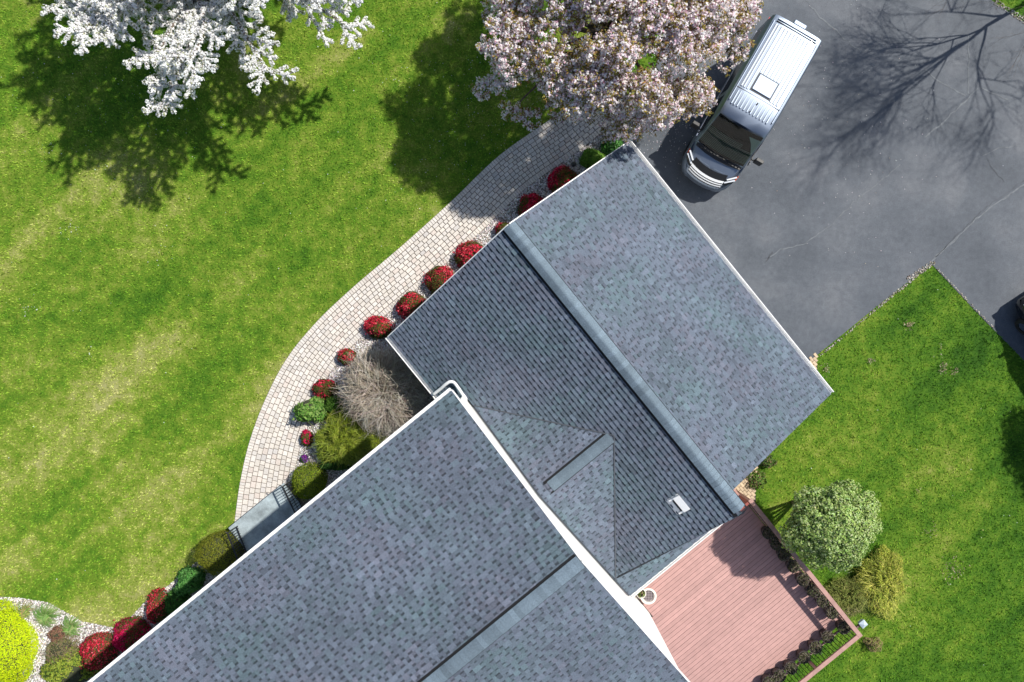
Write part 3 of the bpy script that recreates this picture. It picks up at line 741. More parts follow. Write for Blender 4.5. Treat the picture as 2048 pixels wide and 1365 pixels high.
# railing: thing of its own standing on the deck edge
RV, RU, RZ = 2.90, 14.90, 1.80
rail = thing('deck_railing', W(RU,RV,DZ), 'pink timber deck railing with thin black balusters', 'railing')
t = MB(); t.boxuv(9.15, RU+.07, RV-.07, RV+.07, RZ-.035, RZ); t.build('top_rail', M_RAIL, rail, bevel=.006)
t = MB(); t.boxuv(RU-.07, RU+.07, -9, RV-.073, RZ-.035, RZ); t.build('top_rail', M_RAIL, rail, bevel=.006)
t = MB(); t.boxuv(9.2, RU, RV-.02, RV+.02, RZ-.13, RZ-.037); t.build('upper_rail', M_RAIL, rail)
t = MB(); t.boxuv(RU-.02, RU+.02, -9, RV, RZ-.13, RZ-.037); t.build('upper_rail', M_RAIL, rail)
t = MB(); t.boxuv(9.2, RU, RV-.02, RV+.02, DZ+.05, DZ+.12); t.build('bottom_rail', M_RAIL, rail)
t = MB(); t.boxuv(RU-.02, RU+.02, -9, RV, DZ+.05, DZ+.12); t.build('bottom_rail', M_RAIL, rail)
for uu in (9.25, 11.1, 13.0, RU):
    t = MB(); t.boxuv(uu-.045, uu+.045, RV-.045, RV+.045, .0, RZ-.036); t.build('post', M_RAIL, rail)
for vv in (1.1,-.8,-2.7,-4.6):
    t = MB(); t.boxuv(RU-.045, RU+.045, vv-.045, vv+.045, .0, RZ-.036); t.build('post', M_RAIL, rail)
n = 44
for k in range(n):
    uu = 9.4+k*(RU-9.5)/n; t = MB(); p = W(uu,RV); t.tube([(p[0],p[1],DZ+.12),(p[0],p[1],RZ-.13)], .012, 6); t.build('baluster', M_IRON, rail)
for k in range(44):
    vv = RV-.12-k*.125; t = MB(); p = W(RU,vv); t.tube([(p[0],p[1],DZ+.12),(p[0],p[1],RZ-.13)], .012, 6); t.build('baluster', M_IRON, rail)
ra = MB(); ra.bar(W(9.22,2.85,DZ+.9), W(9.22,2.2,DZ+.9), .09, .03); ra.bar(W(9.22,2.85,DZ+.45), W(9.22,2.2,DZ+.45), .04, .7); ra.build('end_panel', mat('red_stain', (.25,.06,.045), .6, noise=(6,.2)), rail)

# planters on the deck -------------------------------------------------------------
def make_planter(seed):
    rnd = np.random.default_rng(seed)
    o = thing('planter', (0,0,0), 'x', 'planter', 'planters standing along the deck railing')
    b = MB(); n = 20
    b.lathe((0,0,0), [(0,0),(.13,0),(.17,.28),(.185,.28),(.185,.31),(.165,.31),(.16,.26),(0,.25)], n)
    b.build('pot', mat('dark_pot', (.045,.035,.035), .6, noise=(8,.3)), o, smooth=False)
    b = MB(); b.lathe((0,0,.262), [(.159,0),(.08,.012),(0,.016)], 14); b.build('soil', M_SOIL, o)
    b = MB()
    for k in range(60):
        a0 = rnd.random()*6.28; r0 = rnd.random()*.12; r1 = r0+rnd.random()*.15; z1 = .3+rnd.random()*.16; a1 = a0+rnd.normal()*.7
        c = .10+.18*rnd.random()
        b.tube([(r0*math.cos(a0),r0*math.sin(a0),.26),((r0+r1)/2*math.cos(a0),(r0+r1)/2*math.sin(a0),z1),(r1*math.cos(a1),r1*math.sin(a1),z1-.03-rnd.random()*.08)], [.005,.004,.003], 3, (c,c*.85,c*.68))
    b.build('dead_stems', M_TWIG, o, recalc=False)
    N = 160; a0 = rnd.random(N)*6.28; rr = rnd.random(N)**.5*.17
    cen = np.column_stack([rr*np.cos(a0), rr*np.sin(a0), .29+.1*rnd.random(N)])
    v, f, c = leaves(cen, unit(rnd.normal(size=(N,3))+[0,0,1.4]), .035+.03*rnd.random(N), .6, pick([(3,(.10,.12,.05)),(2,(.16,.13,.09)),(1,(.25,.22,.16))], N, rnd), rnd)
    np_mesh('leaves', v, f, M_LEAF, o, c)
    return o
spots = [(1655,1274),(1631,1295),(1608,1315),(1582,1336),(1559,1352),(1538,1366),(1664,1226),(1688,1256),(1645,1203),(1625,1182),(1606,1160),(1587,1133),(1568,1110),(1553,1088),(1537,1066)]
ords = ['dark planter of dead stems, the {} from the corner along the lower deck railing']
names = ['nearest','second nearest','third nearest','fourth nearest','fifth nearest','farthest']
protos = [make_planter(s_) for s_ in (1,2,3)]
used_p = [0,0,0]
for i, (px, py) in enumerate(spots):
    pr = protos[i % 3]
    if used_p[i % 3]: o = copy_tree(pr)
    else: o = pr; used_p[i % 3] = 1
    x, y, _ = at(px, py, DZ+.3); o.location = (x, y, DZ+.002); o.rotation_euler = (0,0,i*1.3)
    s_ = 1.2 if i not in (5,) else 1.3; o.scale = (s_,s_,1)
    if i < 6: o['label'] = 'dark planter of dead stems, %s to the corner on the lower railing' % (names[i])
    elif i == 7: o['label'] = 'dark planter with green leaves tucked into the corner of the deck railing'
    else:
        kk = 8 if i > 7 else 7
        rank = {6:'first','8':''}
        seq = [6,8,9,10,11,12,13,14]; od = ['first','second','third','fourth','fifth','sixth','seventh','eighth'][seq.index(i)]
        o['label'] = 'shaded dark planter, %s up from the corner along the shrub side railing' % od
# white pots by the wall
pt = thing('flower_pot', at(1297,1193,DZ), 'wide white bowl planter with dark wire grille beside the house corner', 'plant pot')
x, y, _ = at(1297,1193,1.15)
b = MB(); b.lathe((x,y,DZ), [(0,0),(.16,0),(.17,.03),(.25,.28),(.27,.29),(.27,.31),(.21,.31),(.19,.2),(0,.19)], 28); b.build('bowl', mat('cream_ceramic', (.74,.72,.64), .4), pt, smooth=False)
b = MB(); b.lathe((x,y,DZ+.20), [(.19,0),(.1,.01),(0,.012)], 20); b.build('soil', M_SOIL, pt)
b = MB()
for k in range(-3,4):
    h_ = math.sqrt(max(.0,.2**2-(k*.055)**2)); b.tube([(x+k*.055,y-h_,DZ+.27),(x+k*.055,y+h_,DZ+.27)], .008, 5)
for k in range(-3,4):
    h_ = math.sqrt(max(.0,.2**2-(k*.055)**2)); b.tube([(x-h_,y+k*.055,DZ+.262),(x+h_,y+k*.055,DZ+.262)], .008, 5)
b.build('wire_grille', mat('grey_wire', (.35,.30,.32), .5), pt)
x, y, _ = at(1283,1189,1.55)
pt2 = thing('flower_pot', (x,y,DZ), 'small tall white pot with sprouting bulbs tucked beside the white gable wall', 'plant pot')
b = MB(); b.lathe((x,y,DZ), [(0,0),(.12,0),(.12,.03),(.06,.08),(.06,.35),(.10,.42),(.155,.62),(.165,.63),(.165,.65),(.145,.65),(.13,.58),(0,.57)], 26); b.build('pot', MATS['cream_ceramic'], pt2)
b = MB(); b.lathe((x,y,DZ+.585), [(.13,0),(.06,.012),(0,.015)], 16); b.build('soil', M_SOIL, pt2)
N = 70; rr = RNG.random(N)**.5*.12; a0 = RNG.random(N)*6.28
cen = np.column_stack([x+rr*np.cos(a0), y+rr*np.sin(a0), DZ+.62+.1*RNG.random(N)])
v, f, c = leaves(cen, unit(RNG.normal(size=(N,3))+[0,0,1]), .05+.04*RNG.random(N), .4, pick([(2,(.12,.22,.05)),(1,(.30,.24,.10)),(1,(.4,.33,.18))], N)); np_mesh('leaves', v, f, M_LEAF, pt2, c)
# pale blue box lamp outside the corner of the railing
x, y, _ = at(1727,1249,1.75)
lp = thing('lantern', (x,y,1.5), 'small pale blue square lantern fixed outside the deck railing corner', 'lantern')
b = MB(); _c = uvat(1727,1249,1.75); b.boxuv(_c[0]-.03, _c[0]+.03, RV+.075, _c[1]-.08, 1.62, 1.68); b.boxuv(_c[0]-.02, _c[0]+.02, _c[1]-.05, _c[1]+.02, 1.52, 1.60); b.build('bracket', mat('post_brown', (.12,.08,.06), .8), lp)
c_ = uvat(1727,1249,1.75); b = MB()
b.boxuv(c_[0]-.09,c_[0]+.09,c_[1]-.09,c_[1]+.09,1.6,1.74); b.build('housing', mat('pale_blue_metal', (.42,.50,.56), .4), lp, bevel=.01)
b = MB(); p = [W(c_[0]+a_,c_[1]+b_,1.742) for a_, b_ in ((-.11,-.11),(.11,-.11),(.11,.11),(-.11,.11))]+[W(c_[0],c_[1],1.80)]
b.add(p, [(0,1,2,3),(0,1,4),(1,2,4),(2,3,4),(3,0,4)]); b.build('cap', MATS['pale_blue_metal'], lp)
# black bollard light by the azaleas
x, y, _ = at(1148,328,.45)
lt_ = thing('path_light', (x,y,0), 'small black path light between the red azalea and green shrub', 'light')
b = MB(); b.tube([(x,y,0),(x,y,.4)], .018, 8); b.build('stake', M_IRON, lt_)
b = MB(); b.lathe((x,y,.38), [(.02,0),(.09,.0),(.085,.05),(.03,.10),(0,.11)], 16); b.build('shade', M_IRON, lt_)

# ------------------------------------------------------------------ PLANTS
def dome_points(n, rng, flat=.75, lump=.12, lumps=9, lowcut=-.25):
    d = unit(rng.normal(size=(n*2,3))); d = d[d[:,2] > lowcut][:n]
    L = unit(rng.normal(size=(lumps,3))); L[:,2] = np.abs(L[:,2])
    r = 1+lump*(np.max(d@L.T, axis=1)**6*2-1)
    depth = 1-np.abs(rng.normal(size=len(d)))*.07
    sprig = (rng.random(len(d)) < .12)*np.abs(rng.normal(size=len(d)))*.09
    return d*(r*(depth+sprig))[:,None], d
def core(parent, rx, ry, rz, name='branches', m=None, seed=0, shrink=.86):
    r2 = np.random.default_rng(seed); b = MB(); nlat, nlon = 8, 14; vs = []
    for i in range(nlat+1):
        t_ = math.pi*.5*(i/nlat)
        for j in range(nlon):
            k = shrink*(1+r2.normal()*.05); ph_ = 2*math.pi*j/nlon
            vs.append((rx*k*math.cos(t_)*math.cos(ph_), ry*k*math.cos(t_)*math.sin(ph_), max(0, rz*k*math.sin(t_))))
    fs = [(i*nlon+j, i*nlon+(j+1)%nlon, (i+1)*nlon+(j+1)%nlon, (i+1)*nlon+j) for i in range(nlat) for j in range(nlon)]
    off = np.array(parent.location[:]); b.add([tuple(np.array(v_)+off) for v_ in vs], fs); return b.build(name, m or M_CORE, parent)
GREEN = [(3,(.06,.16,.02)),(3,(.10,.23,.035)),(1,(.03,.09,.015))]
def shrub(name, px, py, rx, ry, rz, label, cat, pal, n=5000, size=.045, aspect=.5, lump=.12, group=None, flowers=None, fl_n=0, fl_size=.05, rot=0, seed=1, zc=None, fl_bias=None, up=.4, m=M_LEAF, shrink=.86):
    """px,py: where its crown centre shows; radii in metres; rz = height"""
    rng = np.random.default_rng(seed); x, y, _ = at(px, py, (rz*.55 if zc is None else zc))
    o = thing(name, (x, y, 0), label, cat, group); off = np.array([x,y,0])
    core(o, rx, ry, rz, seed=seed, shrink=shrink)
    P, d = dome_points(n, rng, lump=lump, lowcut=-.05); P = P*[rx,ry,rz]; P[:,2] = np.maximum(P[:,2], .02)
    nr = unit(d+rng.normal(size=P.shape)*.55+[0,0,up])
    v, f, c = leaves(P+off, nr, size*(.6+.8*rng.random(len(P))), aspect, pick(pal, len(P), rng), rng); np_mesh('foliage', v, f, m, o, c)
    if flowers:
        P, d = dome_points(fl_n, rng, lump=lump, lowcut=0)
        if fl_bias is not None:
            b_ = np.array(fl_bias); h_ = rng.random(len(P)) < np.clip(.55+.75*(d@b_)+.25*np.sin(P[:,0]*9+seed)*np.cos(P[:,1]*8), .05, 1); P, d = P[h_], d[h_]
        P = P*1.035*[rx,ry,rz]; P[:,2] = np.maximum(P[:,2], .03)
        v, f, c = leaves(P+off, unit(d+rng.normal(size=P.shape)*.5+[0,0,.3]), fl_size*(.6+.7*rng.random(len(P))), .9, pick(flowers, len(P), rng), rng); np_mesh('blossoms', v, f, M_PETAL, o, c)
    o.rotation_euler = (0,0,0)
    return o
RED = [(4,(.70,.02,.075)),(3,(.52,.014,.05)),(2,(.82,.11,.18)),(1.5,(.22,.01,.02))]
REDOR = [(4,(.68,.035,.075)),(3,(.50,.02,.05)),(2,(.80,.13,.16)),(1.5,(.22,.02,.02))]
CRIM = [(4,(.58,.010,.08)),(3,(.70,.03,.15)),(1,(.3,.01,.03))]
AZG = [(3,(.06,.10,.02)),(2,(.11,.14,.03)),(2,(.15,.05,.03))]
AZ = [ # px, py, rx, ry, rz, flowers n, palette, label
 (1130,362,.52,.50,.60,3800,RED,'deep red azalea dome at the head of the garage row, by the path light'),
 (1064,414,.45,.44,.56,3000,RED,'dark red azalea, second from the driveway along the garage eave'),
 (1012,462,.36,.34,.50,2000,RED,'small red azalea showing a sliver below the garage ridge end'),
 (944,512,.58,.48,.62,3000,REDOR,'long red azalea third below the ridge end, green on its house side'),
 (880,562,.50,.50,.62,2600,REDOR,'red azalea with a broad olive green patch facing the roof'),
 (823,612,.50,.47,.62,2600,REDOR,'dull red azalea beside the eave, just above the garage roof corner'),
 (752,655,.50,.36,.55,2400,REDOR,'oval red azalea at the garage roof corner touching bare twigs'),
 (692,714,.30,.26,.42,1100,REDOR,'faded orange red azalea half buried in beige bare twigs'),
 (648,780,.40,.34,.48,1500,RED,'red and dark green azalea between twiggy shrub and paver path'),
 (612,877,.19,.26,.32,900,CRIM,'small upright crimson azalea on gravel beside the yellow green conifer'),
 (312,1218,.33,.60,.60,1700,REDOR,'tall narrow brownish red azalea between gravel and eave'),
 (259,1274,.58,.58,.72,4600,CRIM,'crimson azalea dome left of the eave, middle of the lower group'),
 (195,1306,.60,.62,.78,3800,REDOR,'large orange red azalea at the bottom end of the house row')]
for i, (px,py,rx,ry,rz,fn,pl_,lb) in enumerate(AZ):
    shrub('azalea', px, py, rx, ry, rz, lb, 'azalea', AZG, n=3200, size=.05, group='red azaleas planted along the house', flowers=pl_, fl_n=int(fn*.75), fl_size=.055, seed=20+i, fl_bias=(-.35,.5,.45), lump=.14)
shrub('flowering_plant', 607, 918, .13,.14,.2, 'tiny purple flowered plant on gravel above the globe shrub', 'flower', GREEN, n=300, size=.04, flowers=[(2,(.30,.03,.35)),(1,(.2,.05,.4))], fl_n=240, fl_size=.04, seed=41)
YG = [(4,(.24,.30,.025)),(3,(.17,.24,.02)),(2,(.32,.36,.04))]
shrub('globe_shrub', 612, 967, .62,.60,1.0, 'clipped yellow green globe shrub beside the landing railing', 'shrub', [(4,(.20,.27,.02)),(3,(.13,.20,.015)),(2,(.30,.36,.035))], n=9000, size=.04, aspect=.4, seed=42, lump=.09, group='clipped globe shrubs')
shrub('globe_shrub', 430, 1113, .72,.76,1.5, 'large clipped olive green globe shrub left of the landing', 'shrub', [(4,(.20,.22,.022)),(3,(.14,.17,.018)),(2,(.27,.28,.035))], n=12000, size=.04, aspect=.4, seed=43, lump=.13, group='clipped globe shrubs')
shrub('leafy_shrub', 376, 1168, .46,.46,.75, 'bright green leafy shrub below the olive globe shrub', 'shrub', [(3,(.08,.24,.05)),(2,(.14,.32,.09)),(1,(.04,.14,.03))], n=2600, size=.10, aspect=.4, seed=44, lump=.2)
shrub('leafy_shrub', 352, 1212, .40,.5,.5, 'dark green low shrub tucked under the eave beside narrow azalea', 'shrub', [(3,(.04,.12,.025)),(2,(.07,.18,.03))], n=2200, size=.09, aspect=.35, seed=45, lump=.2)
shrub('leafy_shrub', 620, 822, .48,.46,.75, 'light green leafy shrub at the path edge beside the conifer', 'shrub', [(3,(.14,.30,.05)),(3,(.24,.38,.10)),(1,(.07,.18,.03))], n=2600, size=.11, aspect=.42, seed=46, lump=.28)
shrub('leafy_shrub', 668, 812, .34,.32,.55, 'mid green low shrub between the red azalea and yellow conifer', 'shrub', [(3,(.07,.16,.02)),(2,(.11,.22,.03))], n=1700, size=.08, aspect=.35, seed=47, lump=.2)
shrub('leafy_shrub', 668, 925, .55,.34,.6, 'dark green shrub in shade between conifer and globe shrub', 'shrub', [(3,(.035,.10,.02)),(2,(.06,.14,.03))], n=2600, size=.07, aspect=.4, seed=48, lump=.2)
shrub('leafy_shrub', 1228, 290, .38,.34,.5, 'round dark green shrub touching the garage roof corner', 'shrub', [(3,(.05,.16,.03)),(2,(.09,.24,.06)),(1,(.13,.3,.09))], n=2400, size=.08, aspect=.45, seed=49, lump=.2)
shrub('leafy_shrub', 1188, 318, .42,.40,.42, 'yellow green grassy leaved shrub beside the path light', 'shrub', [(3,(.13,.26,.03)),(2,(.08,.18,.02)),(1,(.2,.33,.06))], n=2600, size=.11, aspect=.25, seed=50, lump=.2)
shrub('heather_shrub', 112, 1305, .58,.55,.6, 'brownish green shrub with thin leaves standing on white gravel', 'shrub', [(3,(.20,.19,.08)),(2,(.26,.22,.13)),(1,(.12,.14,.05)),(1,(.30,.16,.13))], n=4200, size=.055, aspect=.3, seed=51, lump=.3, shrink=.7)
shrub('heather_shrub', 110, 1270, .26,.24,.4, 'small reddish bronze shrub on white gravel above the brown shrub', 'shrub', [(3,(.22,.11,.08)),(2,(.28,.17,.10))], n=1200, size=.055, aspect=.4, seed=52, lump=.3)
shrub('variegated_shrub', 132, 1350, .80,.62,.75, 'yellow and dark green mottled shrub at the bottom edge', 'shrub', [(4,(.30,.36,.05)),(2,(.20,.28,.04)),(2,(.05,.09,.02))], n=6500, size=.09, aspect=.5, seed=53, lump=.35)
shrub('lime_shrub', -12, 1305, 1.10,1.45,1.0, 'vivid lime yellow mounded shrub cut by the left edge', 'shrub', [(4,(.52,.66,.008)),(3,(.42,.56,.008)),(2,(.60,.70,.02))], n=26000, size=.05, aspect=.45, seed=54, lump=.15)
# strappy perennials
def strappy(px, py, n, L, label, pal, seed, spread=.16):
    rng = np.random.default_rng(seed); x, y, _ = at(px, py, .1); o = thing('daylily', (x,y,0), label, 'plant', 'strap leaved plants on the gravel'); V_=[];F_=[];C_=[]
    for k in range(n):
        a0 = rng.random()*6.28; r0 = rng.random()*spread; l_ = L*(.6+.5*rng.random()); w_ = .013+.008*rng.random(); c = pick(pal,1,rng)[0]
        b0 = np.array([x+r0*math.cos(a0*1.7), y+r0*math.sin(a0*1.7), 0]); dr_ = np.array([math.cos(a0),math.sin(a0),0]); sd_ = np.array([-dr_[1],dr_[0],0]); base = len(V_)
        for i, t in enumerate((0,.35,.7,1)):
            p = b0+dr_*l_*t+np.array([0,0,l_*(1.5*t-1.35*t*t)+.02]); ww = w_*(1-.85*t)
            V_ += [p-sd_*ww, p+sd_*ww]; C_ += [c,c]
            if i: F_.append((base+2*i-2, base+2*i-1, base+2*i+1, base+2*i))
    np_mesh('leaves', np.array(V_), F_, M_LEAF, o, np.array(C_)); return o
DL = [(3,(.14,.27,.06)),(2,(.22,.34,.11)),(1,(.3,.34,.14))]
strappy(92,1234,240,.48,'large tuft of strap leaves on the gravel, nearest the lawn corner',DL,1,.2)
strappy(142,1256,200,.42,'tuft of strap leaves right of the largest one, above the azaleas',DL,2,.18)
strappy(48,1225,110,.34,'thin yellowish tuft of strap leaves beside the lime shrub',[(2,(.28,.32,.08)),(2,(.16,.26,.06)),(1,(.36,.28,.14))],3,.22)
# plants by the right side of the garage
shrub('low_plant', 1530, 925, .35,.22,.25, 'dark leafy weed against the garage roof edge by lawn', 'plant', [(2,(.06,.12,.03)),(2,(.12,.2,.04)),(1,(.2,.12,.09))], n=700, size=.07, seed=61, lump=.4, shrink=.5)
shrub('low_plant', 1515, 962, .28,.28,.25, 'small leafy plant beside the tan brick path', 'plant', [(2,(.10,.2,.04)),(2,(.16,.26,.05)),(1,(.25,.17,.1))], n=700, size=.07, seed=62, lump=.4, shrink=.5)
shrub('dead_shrub', 1745, 1290, .3,.22,.3, 'dry brown and yellow shrub at the deck corner on the lawn', 'plant', [(3,(.34,.28,.13)),(2,(.22,.15,.09)),(1,(.3,.33,.08))], n=1200, size=.06, aspect=.3, seed=63, lump=.4, shrink=.5)
shrub('dead_shrub', 1695, 1215, .42,.22,.35, 'pale straw coloured plant squeezed against the railing', 'plant', [(3,(.42,.34,.22)),(2,(.28,.24,.12))], n=1100, size=.06, aspect=.3, seed=64, lump=.4, shrink=.5)

# arching twig shrubs ---------------------------------------------------------------------
def twig_shrub(name, px, py, zc, R, H_, n, label, pal, seed, bias=(0,0), leaf=None, thick=.006, squash=(1,1), ztip=.35):
    rng = np.random.default_rng(seed); x, y, _ = at(px, py, zc); o = thing(name, (x,y,0), label, 'shrub')
    b = MB()
    sides = 3
    for k in range(n):
        a0 = rng.random()*6.28; r_ = R*(.35+.65*rng.random()**.6)*(1+(.0 if leaf is None else .13)*math.sin(3*a0+seed)+(.05 if leaf is None else .10)*math.sin(5*a0+2*seed)); zt = H_*(.45+.6*rng.random()); bx_, by_ = bias
        ex = r_*math.cos(a0)*squash[0]+bx_*R*rng.random(); ey = r_*math.sin(a0)*squash[1]+by_*R*rng.random()
        j1 = rng.normal()*.9; P0 = np.array([rng.normal()*.16*R, rng.normal()*.16*R, .03]); P1 = np.array([P0[0]+r_*.3*math.cos(a0+j1), P0[1]+r_*.3*math.sin(a0+j1), zt*.85]); ang2 = a0+rng.normal()*.45; P2 = np.array([P0[0]+r_*.7*math.cos(ang2),P0[1]+r_*.7*math.sin(ang2),zt]); P3 = np.array([ex,ey,zt*(ztip+.5*rng.random())*(1 if r_ > .6*R else 1.35)])
        pts = []
        for i in range(8):
            t = i/7; q = (1-t)**3*P0+3*(1-t)**2*t*P1+3*(1-t)*t*t*P2+t**3*P3+rng.normal(size=3)*.028*(i > 0); pts.append(tuple(q+[x,y,0]))
        c = tuple(pick(pal,1,rng)[0]); th = thick*(.7+.6*rng.random()); b.tube(pts, [th*(1.4-.9*i/7) for i in range(8)], sides, c, cap=False)
        for j in range(3):
            i = rng.integers(3,7); q = np.array(pts[i]); dv = unit((np.array(pts[i+1 if i < 7 else 7])-q)[None])[0]+rng.normal(size=3)*.5; l_ = .15+.3*rng.random()
            b.tube([tuple(q), tuple(q+dv*l_*.5), tuple(q+dv*l_+[0,0,-.03])], [th*.6,th*.5,th*.35], sides, c, cap=False)
    b.build('twigs', M_TWIG, o, recalc=False)
    core(o, R*.45*squash[0], R*.45*squash[1], H_*.45, seed=seed)
    if leaf:
        N, size, asp, lp_ = leaf; a0 = rng.random(N)*6.28; rr = R*rng.random(N)**.5*(1+.16*np.sin(3*a0+seed)+.12*np.sin(7*a0+2*seed)); sx_, sy_ = squash
        zz = H_*(1-.55*np.minimum(rr/R,1.2)**2)*(1-.35*rng.random(N))*(1+.15*np.sin(rr*9+a0*4))
        cen = np.column_stack([x+rr*np.cos(a0)*sx_+bias[0]*R*.5*(rr/R), y+rr*np.sin(a0)*sy_+bias[1]*R*.5*(rr/R), np.maximum(zz,.05)])
        a9 = a0+rng.normal(size=N)*.9; ax = np.column_stack([np.cos(a9), np.sin(a9), -.4+0*a9])
        v, f, c = leaves(cen, unit(rng.normal(size=(N,3))*.5+[0,0,1]), size*(.6+.8*rng.random(N)), asp, pick(lp_, N, rng), rng, axis=ax); np_mesh('foliage', v, f, M_LEAF, o, c)
    return o
twig_shrub('bare_shrub', 764, 782, 1.4, 1.50, 2.1, 2600, 'leafless weeping shrub, a dome of tangled beige twigs', [(3,(.40,.345,.28)),(3,(.30,.255,.20)),(3,(.50,.46,.39)),(1,(.20,.155,.125))], 71, bias=(0,0), thick=.007, squash=(1.0,1.0))
CON = [(4,(.23,.29,.025)),(3,(.16,.21,.02)),(2,(.32,.36,.06)),(1,(.08,.11,.02))]
twig_shrub('weeping_conifer', 690, 880, .9, 1.10, 1.25, 500, 'yellow green thread leaved conifer with drooping strands', CON, 72, thick=.007, squash=(1.0,.85), leaf=(7500,.17,.11,CON))
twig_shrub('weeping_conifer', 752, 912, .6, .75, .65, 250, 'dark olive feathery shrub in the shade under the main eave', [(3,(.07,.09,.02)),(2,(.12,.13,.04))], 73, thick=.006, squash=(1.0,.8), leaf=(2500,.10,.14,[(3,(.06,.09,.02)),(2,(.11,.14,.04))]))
JUN = [(4,(.42,.45,.07)),(3,(.30,.36,.05)),(2,(.56,.55,.13)),(1,(.14,.18,.03))]
twig_shrub('spreading_juniper', 1765, 1165, .4, 1.10, .7, 420, 'golden yellow spreading juniper beyond the green shrub', JUN, 74, thick=.006, squash=(.75,1.05), leaf=(6000,.12,.22,JUN), bias=(.05,-.1))
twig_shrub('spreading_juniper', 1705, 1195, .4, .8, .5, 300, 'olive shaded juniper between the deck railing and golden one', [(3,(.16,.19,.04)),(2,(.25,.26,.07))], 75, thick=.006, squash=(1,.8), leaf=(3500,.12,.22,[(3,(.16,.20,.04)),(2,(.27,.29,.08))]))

# large viburnum by the deck -----------------------------------------------------------------
def clump_shrub(name, px, py, zc, rx, ry, rz, nclump, per, pal, label, seed, csize=.16, size=.07, aspect=.5):
    rng = np.random.default_rng(seed); x, y, _ = at(px, py, zc); o = thing(name, (x,y,0), label, 'shrub'); off = np.array([x,y,zc])
    tr = MB()
    for k in range(9):
        a0 = k*.7; tr.tube([(x+.05*math.cos(a0),y+.05*math.sin(a0),0),(x+.35*rx*math.cos(a0),y+.35*ry*math.sin(a0),zc*.7),(x+.75*rx*math.cos(a0),y+.75*ry*math.sin(a0),zc)], [.035,.025,.012], 6)
    tr.build('stems', M_BARK, o)
    L = unit(rng.normal(size=(22,3))); L[:,2] = np.abs(L[:,2])*.8
    d = unit(rng.normal(size=(nclump*2,3))); d = d[d[:,2] > -.8][:nclump]
    rr = .74+.34*np.max(d@L.T, axis=1)**14-.10*rng.random(len(d))
    inner = rng.random(len(d)) < .22; rr[inner] *= .55+.3*rng.random(inner.sum())
    Cc = d*rr[:,None]*[rx,ry,rz]; cc = 1+rng.normal(size=len(d))*.12
    e = unit(rng.normal(size=(len(d),per,3))); cen = (Cc[:,None]+e*csize*[1,1,.55]*(.6+.4*rng.random((len(d),per,1)))).reshape(-1,3)+off
    nr = unit(e*.9+d[:,None]*.5+[0,0,.5]+rng.normal(size=e.shape)*.3).reshape(-1,3); N = len(cen)
    v, f, c = leaves(cen, nr, size*(.6+.7*rng.random(N)), aspect, pick(pal, N, rng)*np.repeat(cc,per)[:,None], rng); np_mesh('foliage', v, f, M_LEAF, o, c)
    return o
clump_shrub('viburnum', 1665, 1050, 2.9, 1.52, 1.34, 1.3, 1200, 34, [(4,(.36,.48,.15)),(3,(.27,.40,.10)),(3,(.50,.60,.28)),(1,(.10,.20,.04))], 'large pale green leafy shrub beside the deck railing', 81, csize=.15, size=.085, aspect=.5)

# ------------------------------------------------------------------ TREES
def limb_path(p, q, n, rng, wob=.12, sag=0):
    p = np.array(p, float); q = np.array(q, float); L = np.linalg.norm(q-p); out = []
    w1 = rng.normal(size=3)*wob*L*.5; w2 = rng.normal(size=3)*wob*L*.3
    for i in range(n+1):
        t = i/n; out.append(p+(q-p)*t+w1*math.sin(math.pi*t)+w2*math.sin(2*math.pi*t)+np.array([0,0,sag*math.sin(math.pi*t)]))
    return out
def tree_base(name, x, y, trunk_h, r, label, rng):
    o = thing(name, (x,y,0), label, 'tree'); return o
